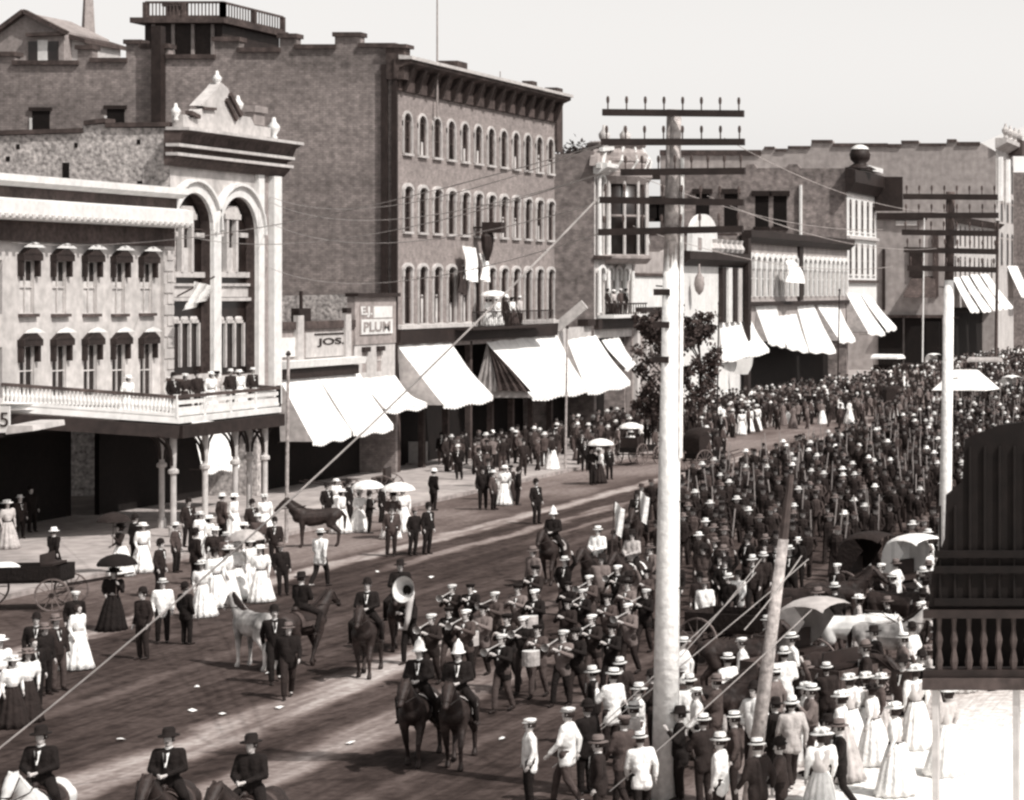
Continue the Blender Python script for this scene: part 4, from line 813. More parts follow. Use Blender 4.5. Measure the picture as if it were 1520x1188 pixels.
# ================================================================ POLES AND WIRES
def util_pole(px_b, px_t, Y, top_py, rb, rt, arms, label, zw, name='utility_pole', insul=True, npin=8, arm=.1, upper='wood_pole'):
    s = F / Y; xb, xt = (px_b - VX) / s, (px_t - VX) / s; zt = HC - (top_py - VY) / s
    t = thing(name, (xb, Y, 0), label, 'utility pole')
    at = lambda z: Vector((xb + (xt - xb) * z / zt, Y, z)); rr = lambda z: rb + (rt - rb) * z / zt
    MB().tube([at(0), at(zw * .5), at(zw)], [rr(0), rr(zw * .5), rr(zw)], 16).build('painted_shaft', M['pole_white'], t, smooth=True)
    MB().tube([at(zw + .003), at(zt)], [rr(zw) * .96, rt], 14).build('shaft', M[upper], t, smooth=True)
    for (x0, x1, py0, py1) in arms:
        p, q = dp(x0, py0, Y - rr(8) - .06), dp(x1, py1, Y - rr(8) - .06); ca = MB().bar(p, q, .1, arm).build('crossarm', M['dark'], t)
        if insul:
            mb = MB()
            for k in range(npin):
                u = .035 + .93 * (k + .5 * 0) / (npin - 1)
                if abs(u - .5) < .06: continue
                c_ = p.lerp(q, u) + Vector((0, 0, .05)); mb.lathe([(.014, 0), (.014, .12), (.026, .14), (.032, .2), (.022, .25), (.01, .26)], c_, 6)
            mb.each('insulator', M['brown'], ca)
    for k in range(9):
        z = 3.2 + k * .82; sx_ = 1 if k % 2 else -1; p = at(z); MB().tube([p + Vector((sx_ * rr(z) * .8, -.02, 0)), p + Vector((sx_ * (rr(z) + .13), -.02, .01))], .014, 5).build('climbing_spike', M['dark'], t)
    return t, at, rr
P1o, at1, rr1 = util_pole(987, 1000.5, 43.6, 163, .255, .135, [(895, 1104, 167, 169), (893, 1105, 211, 211), (922, 1106, 256, 254), (891, 1104, 297, 301), (889, 1103, 345, 340)], 'tall whitewashed telegraph pole with five crossarms in the foreground', HC + .35, arm=.125)
mb = MB()
for k in range(46):      # ragged lower edge of the bare wood: tongues of whitewash climbing the shaft
    a_ = 2 * math.pi * k / 46; h_ = .10 + .5 * abs(math.sin(k * 2.7)) * abs(math.sin(k * .9)); p = at1(HC + .34); r_ = rr1(HC + .34) * .96 + .004; q = at1(HC + .34 + h_); w_ = 2 * math.pi / 46 * .62
    mb.add([p + Vector((r_ * math.cos(a_ - w_), r_ * math.sin(a_ - w_), 0)), p + Vector((r_ * math.cos(a_ + w_), r_ * math.sin(a_ + w_), 0)), q + Vector((r_ * .985 * math.cos(a_), r_ * .985 * math.sin(a_), 0))], [(0, 1, 2)])
mb.build('whitewash_edge', M['pole_white'], P1o)
for z in (HC - .05, HC - .67, HC - 1.33): p = at1(z); MB().box(p.x - rr1(z) - .12, p.x + .02, p.y - rr1(z) - .02, p.y + rr1(z) - .02, z - .06, z + .06).build('clamp', M['dark'], P1o)
z = 9.2; MB().tube([at1(6.5) + Vector((rr1(6.5) + .03, -.05, 0)), at1(12.2) + Vector((rr1(12.2) + .04, -.05, 0))], .04, 5).build('conduit', M['pole_white'], P1o)
P2o, at2, rr2 = util_pole(1400, 1411, 61.8, 285, .19, .12, [(1341, 1481, 292, 293), (1340, 1482, 320, 320), (1339, 1482, 345, 347), (1342, 1482, 371, 374), (1347, 1480, 398, 401)], 'second whitewashed telegraph pole with five crossarms at the right', HC + .25, npin=8, arm=.15, upper='brown')
# thin posts on the far kerb
for px, pb, pt, r, mt, lab in ((427, 806, 528, .075, 'wood_pole', 'slim pale post on the kerb before the nearest white awning'), (841, 700, 488, .07, 'wood_pole', 'slim grey post on the kerb before the largest white awning'), (1066, 650, 452, .06, 'dark', 'slim dark post right of the leafy tree'), (1245, 606, 432, .07, 'dark', 'slim dark post before the slanting far awning'), (1371, 560, 320, .09, 'pole_white', 'far white post before the grey block with a bay'), (1480, 560, 330, .2, 'brown', 'far dark post at the ends of the second pole crossarms')):
    b_ = gp(px - 2, pb); s = F / b_.y; t_ = HC - (pt - VY) / s; t = thing('street_post', (b_.x, b_.y, 0), lab, 'post', 'slim posts along the far kerb')
    MB().tube([(b_.x, b_.y, 0), (b_.x + 3 / s, b_.y, t_)], [r, r * .75], 8).build('shaft', M[mt], t); MB().lathe([(r, 0), (r * 1.4, .06), (r * .5, .18)], (b_.x + 3 / s, b_.y, t_), 8).build('cap', M['dark'], t)
# leaning stub pole in the right crowd
b_ = Vector(((1112 - VX) / 79, F / 79, 0)); m_ = Vector(((1163 - VX) / 79, F / 79, HC - (800 - VY) / 79)); t_ = Vector(((1174 - VX) / 79, F / 79, HC - (705 - VY) / 79))
st = thing('leaning_pole', b_, 'weathered grey pole leaning in the crowd right of the tall telegraph pole', 'pole'); MB().tube([b_, m_], [.15, .1], 10).build('shaft', M['wood_pole'], st, smooth=True); MB().tube([m_, t_], [.09, .06], 8).build('tip', M['brown'], st)
def cable(name, a, b, sag, r, mt, label, cat='wire', group=None, n=14):
    a, b = Vector(a), Vector(b); MB().tube([a.lerp(b, k / n) - Vector((0, 0, sag * 4 * (k / n) * (1 - k / n))) for k in range(n + 1)], r, 5).build(name, M[mt], None, label, cat, group, loc=a)
a = dp(889, 293, 43.4); b = dp(-70, 1165, 43.4); cable('guy_rope', a, b, .42, .02, 'rope', 'long pale guy rope slanting from the tall telegraph pole down to lower left', 'rope')
for k, (p, q, Y_) in enumerate((((1020, 955), (820, 1140), 45), ((1122, 850), (1010, 962), 47), ((1200, 830), (870, 1100), 46), ((1205, 905), (905, 1175), 42.5), ((1130, 830), (1010, 975), 46), ((1190, 825), (1105, 935), 41))):
    cable('guy_wire', dp(*p, Y_), dp(*q, Y_), .05, .012, 'rope', ('lowest slack wire left of the leaning pole', 'short steep wire above the white-shirted men', 'long wire slanting past the foot of the leaning pole', 'longest wire reaching the bottom edge beside the telegraph pole', 'faint steep wire right of the telegraph pole', 'short wire meeting the leaning pole')[k], 'wire', 'slack wires among the right-hand crowd')
walls = [(130, 322, 84.5), (250, 330, 96.8), (409, 260, 106), (409, 300, 106), (409, 345, 106), (409, 372, 106)]
for k, (arm, (px, py, Y_)) in enumerate(zip(((905, 211), (905, 254), (905, 211), (905, 254), (905, 297), (905, 342)), ((-30, 355, 90), (255, 345, 96.9), (400, 292, 106.2), (400, 300, 106.2), (398, 330, 106), (396, 396, 106)))):
    cable('telegraph_wire', dp(*arm, 43.4), dp(px, py, Y_ - .1), .9, .012, 'rope', ('telegraph wire reaching farthest left over the pale stone house', 'telegraph wire ending at the hall left arch', 'topmost wire across the blank brick side wall', 'second wire across the blank brick side wall', 'third wire across the blank brick side wall', 'lowest wire across the blank brick side wall')[k], 'wire', 'telegraph wires from the tall pole to the hall')
for k in range(4):
    y = (211, 254, 297, 342)[k]; x = (1075, 915, 1050, 940)[k]; cable('line_wire', dp(x, y - 6, 43.4), dp(1361 + (x - 1000) * .6, (320, 345, 373, 400)[k] - 4, 61.6), .35, .008, 'wire', ('highest', 'second', 'third', 'lowest')[k] + ' line wire running from the tall pole to the second pole', 'wire', 'line wires between the two telegraph poles')
# ================================================================ TREE
def tree(px, pb, top, wid, label, n=2600, seed=3):
    r_ = random.Random(seed); b_ = gp(px, pb); s = F / b_.y; h = HC - (top - VY) / s; t = thing('street_tree', b_, label, 'tree')
    mb = MB(); mb.tube([b_, b_ + Vector((.1, .1, h * .35)), b_ + Vector((0, 0, h * .7))], [.2, .14, .06], 8); br = []
    for k in range(26):
        a = r_.uniform(0, 6.28); z = h * r_.uniform(.16, .75); e = b_ + Vector((math.cos(a) * wid * r_.uniform(.5, .9), math.sin(a) * wid * .8, z + h * r_.uniform(.08, .22))); st_ = b_ + Vector((0, 0, z)); br.append((st_, e)); mb.tube([st_, e], [.06, .02], 5)
    mb.build('trunk', M['bark'], t)
    mb = MB(); cl = [(e, r_.uniform(.25, .75)) for s_, e in br] + [(s_.lerp(e, .6), .6) for s_, e in br] + [(b_ + Vector((r_.uniform(-.4, .4), r_.uniform(-.4, .4), h * .93)), .5), (b_ + Vector((0, 0, h * .8)), .8)]
    for k in range(n):
        c_, R_ = cl[r_.randrange(len(cl))]; d = Vector((r_.gauss(0, 1), r_.gauss(0, 1), r_.gauss(0, .8))); d = d.normalized() * R_ * r_.uniform(.2, 1.0); p = c_ + d
        a = Vector((r_.gauss(0, 1), r_.gauss(0, 1), r_.gauss(0, 1))).normalized(); b2 = a.cross(Vector((r_.gauss(0, 1), r_.gauss(0, 1), r_.gauss(0, 1)))).normalized(); q = r_.uniform(.1, .2)
        mb.add([p - a * q, p + b2 * q * .55, p + a * q, p - b2 * q * .55], [(0, 1, 2, 3)])
    mb.build('crown', M['leaf'], t)
tree(985, 668, 452, 2.1, 'dark leafy street tree right behind the tall telegraph pole', 5200)
tree(1038, 655, 456, 1.5, 'smaller dark tree between the telegraph pole and the low white awning', 2600, 5)
# far trees over roofs near pale finial
b_ = Vector((-62, 235, 0)); p = dp(875, 235, 215); t = thing('street_tree', (p.x, 215, 0), 'dark treetop showing above the roof left of the ornate parapet', 'tree'); mb = MB(); mb.tube([(p.x, 215, 0), (p.x, 215, p.z)], [.3, .15], 8); mb.build('trunk', M['bark'], t); mb = MB(); r_ = random.Random(9)
for k in range(1500):
    d = Vector((r_.gauss(0, 1.3), r_.gauss(0, 1.2), r_.gauss(0, .6))); q = p + d; a = Vector((r_.gauss(0, 1), r_.gauss(0, 1), r_.gauss(0, 1))).normalized(); b2 = a.cross(Vector((0, .3, 1))).normalized(); mb.add([q - a * .25, q + b2 * .14, q + a * .25, q - b2 * .14], [(0, 1, 2, 3)])
mb.build('crown', M['leaf'], t)
# ================================================================ FIGURES
import numpy as np
def V(*a): return Vector(a)
def capsule(mb, p, q, r1, r2, n=10):
    p, q = Vector(p), Vector(q); d = q - p; L_ = d.length; d = d / L_ if L_ > 1e-6 else Vector((0, 0, 1))
    pts, rs = [], []
    for t in (-1, -.9, -.65, -.3): pts.append(p + d * r1 * t); rs.append(max(.002, r1 * math.sqrt(1 - t * t)))
    pts.append(p); rs.append(r1); pts.append(q); rs.append(r2)
    for t in (.3, .65, .9, 1): pts.append(q + d * r2 * t); rs.append(max(.002, r2 * math.sqrt(1 - t * t)))
    mb.tube(pts, rs, n)
def ell(mb, c, rx, ry, rz_, n=12, m=8): mb.lathe([(max(.002, math.sin(math.pi * k / m)), -rz_ * math.cos(math.pi * k / m)) for k in range(m + 1)], c, n, sx=rx, sy=ry)
def blob(mb, name, voxel, deci=.4, sm=2, extra=None, mats=('skin',), zshoe=None):
    me = bpy.data.meshes.new('t'); me.from_pydata(mb.v, [], mb.f); o = bpy.data.objects.new('t', me); C.objects.link(o)
    r = o.modifiers.new('r', 'REMESH'); r.mode = 'VOXEL'; r.voxel_size = voxel
    s_ = o.modifiers.new('s', 'SMOOTH'); s_.iterations = sm; s_.factor = .5
    if deci < 1: d = o.modifiers.new('d', 'DECIMATE'); d.ratio = deci
    bpy.context.view_layer.update(); out_ = bpy.data.meshes.new_from_object(o.evaluated_get(bpy.context.evaluated_depsgraph_get()))
    bpy.data.objects.remove(o); out_.name = name
    if extra:
        import bmesh
        bm = bmesh.new(); bm.from_mesh(out_); ex = bpy.data.meshes.new('x'); ex.from_pydata(extra.v, [], extra.f); n0 = len(bm.faces); bm.from_mesh(ex); bm.faces.ensure_lookup_table()
        for f in bm.faces[n0:]: f.material_index = 1
        bm.to_mesh(out_); bm.free()
    out_.materials.clear()
    for m in mats: out_.materials.append(M[m])
    out_.polygons.foreach_set('use_smooth', [True] * len(out_.polygons)); 
    if zshoe:
        for p in out_.polygons:
            if p.center.z < zshoe(p.center): p.material_index = 2
    out_.update(); return out_
def simple(mb, name, mats, smooth=True):
    me = bpy.data.meshes.new(name); me.from_pydata(mb.v, [], mb.f); me.polygons.foreach_set('material_index', mb.m); me.polygons.foreach_set('use_smooth', [smooth] * len(me.polygons))
    for m in mats: me.materials.append(M[m])
    me.update(); return me
for k_, v_ in (('black', .010), ('dark', .022), ('grey', .07), ('mid', .16), ('pale', .42), ('white', .80)): M['c_' + k_] = mat('cloth_' + k_, v_, n1=(4, .2), n2=(9, .12), bump=.7)
M['h_straw'] = mat('straw', .62, n1=(6, .2), n2=(30, .2)); M['h_black'] = mat('black_felt', .012); M['h_grey'] = mat('grey_felt', .16); M['h_white'] = mat('white_felt', .82)
# joint sets: left/right mirrored by sign
POSES = {}
def pose(name, legs, arms, lean=0): POSES[name] = (legs, arms, lean)
def L2(f): return [f(-1), f(1)]
pose('stand', L2(lambda s: [(s * .095, 0, .92), (s * .11, -.02, .5), (s * .115, .02, .09)]), L2(lambda s: [(s * .19, 0, 1.42), (s * .25, .04, 1.14), (s * .24, -.06, .90)]))
pose('walk', [[(-.09, 0, .92), (-.1, -.19, .52), (-.1, -.24, .10)], [(.09, 0, .92), (.1, .06, .5), (.1, .32, .14)]], [[(-.19, 0, 1.42), (-.25, .14, 1.16), (-.24, .12, .92)], [(.19, 0, 1.42), (.25, -.06, 1.14), (.22, -.24, .95)]])
pose('play', [[(-.09, 0, .92), (-.1, -.14, .52), (-.1, -.18, .10)], [(.09, 0, .92), (.1, .04, .5), (.1, .22, .12)]], L2(lambda s: [(s * .19, 0, 1.42), (s * .28, -.12, 1.19), (s * .09, -.33, 1.33)]))
pose('hold', L2(lambda s: [(s * .095, 0, .92), (s * .1, -.02, .5), (s * .11, .02, .09)]), [[(-.19, 0, 1.42), (-.25, .03, 1.15), (-.16, -.2, 1.06)], [(.19, 0, 1.42), (.26, -.12, 1.16), (.17, -.26, 1.38)]])
pose('ride', L2(lambda s: [(s * .11, .02, .92), (s * .33, -.28, .74), (s * .36, -.1, .30)]), L2(lambda s: [(s * .19, 0, 1.42), (s * .26, -.06, 1.15), (s * .07, -.30, 1.10)]))
pose('sit', L2(lambda s: [(s * .1, 0, .92), (s * .12, -.43, .90), (s * .12, -.46, .48)]), L2(lambda s: [(s * .19, 0, 1.42), (s * .25, -.03, 1.15), (s * .12, -.28, 1.04)]))
pose('wave', [[(-.09, 0, .92), (-.12, -.05, .5), (-.14, -.02, .09)], [(.09, 0, .92), (.12, .02, .5), (.13, .08, .09)]], [[(-.19, 0, 1.42), (-.3, .02, 1.2), (-.19, -.1, 1.0)], [(.19, 0, 1.44), (.34, -.06, 1.62), (.3, -.14, 1.86)]])
pose('akimbo', [[(-.09, 0, .92), (-.12, -.03, .5), (-.15, .0, .09)], [(.09, 0, .92), (.13, -.08, .52), (.17, -.06, .09)]], [[(-.19, 0, 1.42), (-.36, .04, 1.18), (-.2, -.08, 1.0)], [(.19, 0, 1.42), (.26, .05, 1.14), (.25, -.04, .9)]])
BODY, COAT, TROU = {}, {}, {}
def hand(mb, e, w_):
    w_ = Vector(w_); d = (w_ - Vector(e)).normalized(); side = d.cross(Vector((1, 0, 0))).normalized(); nrm = d.cross(side)
    capsule(mb, w_ + d * .02, w_ + d * .075, .026, .032, 8)
    for k in range(4):
        b_ = w_ + d * .085 + side * (k - 1.5) * .019; l = (.06, .072, .068, .05)[k]; k1 = b_ + d * l * .6; k2 = k1 + (d * .7 + nrm * (.5)).normalized() * l * .5; capsule(mb, b_, k1, .0105, .0098, 6); capsule(mb, k1, k2, .0098, .009, 6)
    t0 = w_ + d * .04 - side * .032; capsule(mb, t0, t0 + (d * .7 - side * .5 + nrm * .3).normalized() * .05, .012, .010, 6)
for nm, (legs, arms, ln) in POSES.items():
    mb = MB()
    for hp, kn, an in legs:
        capsule(mb, hp, kn, .082, .055); capsule(mb, kn, an, .052, .036)
        d = Vector((0, -1, -.12 if nm != 'ride' else .1)).normalized(); a_ = Vector(an); capsule(mb, a_ + V(0, .03, -.045), a_ + V(0, .0, -.045) + d * .16, .04, .034)
    for sh, el, wr in arms: capsule(mb, sh, el, .05, .04); capsule(mb, el, wr, .038, .026); hand(mb, el, wr)
    capsule(mb, (0, 0, .95), (0, 0, 1.12), .13, .125); capsule(mb, (-.05, 0, 1.15), (-.09, 0, 1.36), .11, .1); capsule(mb, (.05, 0, 1.15), (.09, 0, 1.36), .11, .1); capsule(mb, (-.17, 0, 1.42), (.17, 0, 1.42), .055, .055); capsule(mb, (0, .01, 1.42), (0, 0, 1.54), .056, .05)
    ell(mb, (0, -.005, 1.635), .075, .095, .118); capsule(mb, (0, -.055, 1.56), (0, -.045, 1.57), .042, .045); capsule(mb, (0, -.096, 1.645), (0, -.112, 1.615), .011, .015, 6); capsule(mb, (-.045, -.083, 1.665), (.045, -.083, 1.665), .012, .012, 6)
    for s_ in (-1, 1): capsule(mb, (s_ * .076, .005, 1.61), (s_ * .078, .01, 1.65), .013, .016, 6)
    ex = MB()
    for s_ in (-1, 1): ell(ex, (s_ * .03, -.09, 1.645), .011, .008, .008, 6, 4)
    ell(ex, (0, -.098, 1.577), .022, .006, .006, 6, 4)
    zs = {'ride': lambda c_: .33 if abs(c_.x) > .2 else 0, 'sit': lambda c_: .46 if c_.y < -.3 else 0}.get(nm, lambda c_: .10)
    BODY[nm] = blob(mb, 'person', .015, .35, 1, ex, ('skin', 'hair', 'shoe'), zs)
    mb = MB()
    for sh, el, wr in arms: w2_ = Vector(el).lerp(Vector(wr), .92); capsule(mb, sh, el, .075, .06); capsule(mb, el, w2_, .06, .047)
    capsule(mb, (0, .01, .93), (0, 0, 1.12), .165, .15); capsule(mb, (-.055, 0, 1.12), (-.09, 0, 1.35), .14, .125); capsule(mb, (.055, 0, 1.12), (.09, 0, 1.35), .14, .125); capsule(mb, (-.17, 0, 1.415), (.17, 0, 1.415), .08, .08); capsule(mb, (0, .01, 1.44), (0, .0, 1.475), .075, .065)
    if nm in ('stand', 'walk', 'hold', 'play', 'wave', 'akimbo'): capsule(mb, (-.07, .01, .92), (-.08, .02, .78), .125, .125); capsule(mb, (.07, .01, .92), (.08, .02, .78), .125, .125)
    COAT[nm] = blob(mb, 'coat', .022, .4, 2, None, ('c_dark',))
    mb = MB()
    for hp, kn, an in legs: a2 = Vector(kn).lerp(Vector(an), .95); capsule(mb, hp, kn, .11, .078); capsule(mb, kn, a2, .076, .064)
    capsule(mb, (-.05, .01, .95), (.05, .01, .95), .13, .13); TROU[nm] = blob(mb, 'trousers', .022, .45, 1, None, ('c_dark',))
BOD_W = {}
for nm in ('stand', 'hold', 'sit', 'play'):
    mb = MB()
    for sh, el, wr in POSES[nm][1]: w2_ = Vector(el).lerp(Vector(wr), .9); capsule(mb, Vector(sh) + V(0, 0, .0), Vector(sh).lerp(Vector(el), .6), .088, .085); capsule(mb, sh, el, .07, .06); capsule(mb, el, w2_, .052, .04)
    capsule(mb, (0, 0, 1.0), (0, 0, 1.08), .125, .12); capsule(mb, (-.05, -.02, 1.15), (-.07, -.02, 1.32), .115, .12); capsule(mb, (.05, -.02, 1.15), (.07, -.02, 1.32), .115, .12); capsule(mb, (-.15, 0, 1.41), (.15, 0, 1.41), .07, .07); capsule(mb, (0, .01, 1.44), (0, 0, 1.5), .062, .055)
    BOD_W[nm] = blob(mb, 'blouse', .022, .4, 2, None, ('c_white',))
SKIRT = simple(MB().lathe([(.40, .02), (.37, .18), (.31, .45), (.25, .7), (.19, .9), (.14, 1.03)], (0, .03, 0), 78, wave=.10, nw=13, sx=1, sy=1.1), 'skirt', ['c_white'])
SKIRT_SIT = blob((lambda b_: [capsule(b_, (x, 0, .92), (x * 1.3, -.42, .88), .17, .15) for x in (-.1, .1)] and [capsule(b_, (x * 1.3, -.43, .86), (x * 1.5, -.48, .5), .15, .17) for x in (-.1, .1)] and b_)(MB()), 'skirt', .03, .5, 2, None, ('c_white',))
def headgear():
    H = {}
    H['boater'] = MB().lathe([(.155, 1.70), (.157, 1.712), (.1, 1.715), (.098, 1.80), (.09, 1.808), (.01, 1.81)], (0, 0, 0), 18, sx=.95, sy=1.1)
    H['bowler'] = MB().lathe([(.13, 1.70), (.137, 1.715), (.1, 1.708), (.102, 1.76), (.085, 1.82), (.04, 1.85), (.005, 1.855)], (0, 0, 0), 16, sx=.95, sy=1.1)
    H['slouch'] = MB().lathe([(.165, 1.69), (.17, 1.70), (.1, 1.715), (.1, 1.79), (.08, 1.83), (.02, 1.815)], (0, 0, 0), 18, wave=.08, nw=2, sx=.95, sy=1.1)
    H['helmet'] = MB().lathe([(.15, 1.665), (.155, 1.68), (.11, 1.715), (.105, 1.78), (.08, 1.86), (.035, 1.91), (.02, 1.95), (.005, 1.96)], (0, 0, 0), 16, sx=.95, sy=1.15)
    H['cap'] = MB().lathe([(.1, 1.69), (.125, 1.74), (.12, 1.765), (.05, 1.78), (.005, 1.78)], (0, 0, 0), 14).lathe([(.08, 1.69), (.085, 1.70), (.005, 1.705)], (0, -.07, 0), 10)
    H['wide'] = MB().lathe([(.215, 1.71), (.22, 1.72), (.1, 1.735), (.095, 1.80), (.07, 1.83), (.005, 1.83)], (0, 0, 0), 20, wave=.09, nw=3, sy=.9)
    for k in range(5): ell(H['wide'], (.1 * math.cos(k * 1.2), -.1 * math.sin(k * 1.2), 1.78), .05, .05, .045, 6, 4)
    return {k: simple(v, 'hat', ['h_black']) for k, v in H.items()}
HAT = headgear()
mb = MB(); mb.lathe([(.084, 1.6), (.086, 1.66), (.078, 1.72), (.04, 1.755), (.005, 1.762)], (0, .015, 0), 12, sy=1.2); HAIR_M = simple(mb, 'hair', ['hair'])
mb.lathe([(.03, 1.582), (.034, 1.59), (.005, 1.6)], (0, -.095, 0), 8, sx=1, sy=.5); HAIR_MM = simple(mb, 'hair', ['hair'])
mb = MB(); mb.lathe([(.08, 1.56), (.09, 1.64), (.08, 1.72), (.04, 1.755), (.005, 1.762)], (0, .018, 0), 12, sy=1.2); ell(mb, (0, .11, 1.66), .05, .05, .05, 8, 6); HAIR_W = simple(mb, 'hair', ['hair'])
SHIRT = simple(MB().add([V(-.055, -.135, 1.44), V(.055, -.135, 1.44), V(.012, -.172, 1.2), V(-.012, -.172, 1.2), V(0, -.165, 1.42)], [(0, 4, 3), (4, 1, 2), (4, 2, 3)]).lathe([(.064, 1.475), (.066, 1.515), (.058, 1.515)], (0, -.0, 0), 10, cap=False).prism([V(-.016, -.170, 1.45), V(.016, -.170, 1.45), V(.022, -.176, 1.3), V(0, -.178, 1.26), V(-.022, -.176, 1.3)], V(0, -.004, 0), 1), 'shirt_front', ['c_white', 'c_black'], False)
BELT = simple(MB().lathe([(.152, .99), (.15, 1.05)], (0, .02, 0), 16, sx=1, sy=1.05, cap=False), 'belt', ['c_dark'])
HBAND = {'boater': (.103, .101, 1.725, 1.755), 'slouch': (.105, .104, 1.72, 1.75), 'bowler': (.106, .105, 1.72, 1.745)}
HBAND = {k: simple(MB().lathe([(a_, c_), (b_, d_)], (0, 0, 0), 16, sx=.95, sy=1.1, cap=False), 'hat_band', ['h_black']) for k, (a_, b_, c_, d_) in HBAND.items()}
def part(name, mesh, parent, mt=None):
    o = bpy.data.objects.new(name, mesh); C.objects.link(o); o.parent = parent
    if mt and mesh.materials[0] is not M[mt]: o.material_slots[0].link = 'OBJECT'; o.material_slots[0].material = M[mt]
    return o
NP = [0]
def person(loc, rz, label, group=None, kind='m', pose_='stand', coat='dark', trou='dark', hat='boater', hatc='straw', sc=None):
    o = bpy.data.objects.new('person', BODY[pose_]); C.objects.link(o); o.location = loc; o.rotation_euler = (rnd.uniform(-.05, .05), rnd.uniform(-.05, .05), math.radians(rz)) if pose_ not in ('ride', 'sit') else (0, 0, math.radians(rz)); sc = sc or rnd.uniform(.92, 1.06); o.scale = (sc,) * 3
    tag(o, label, 'person', group); NP[0] += 1
    if kind == 'm':
        part('coat' if coat != 'white' else 'shirt', COAT[pose_], o, 'c_' + coat); part('trousers', TROU[pose_], o, 'c_' + trou)
        part('hair', HAIR_MM if NP[0] % 2 else HAIR_M, o)
        if coat != 'white' and NP[0] % 3: part('shirt_front', SHIRT, o)
    else:
        o.scale = (sc * .95,) * 3; part('blouse', BOD_W.get(pose_, BOD_W['stand']), o, 'c_' + coat); part('skirt', SKIRT_SIT if pose_ == 'sit' else SKIRT, o, 'c_' + trou); part('hair', HAIR_W, o)
        if NP[0] % 2 and pose_ != 'sit': part('belt', BELT, o)
    if hat:
        h_o = part('hat', HAT[hat], o, 'h_' + hatc)
        if hat in HBAND and hatc in ('straw', 'white', 'grey') and o.location.y < 75: part('hat_band', HBAND[hat], h_o)
    return o
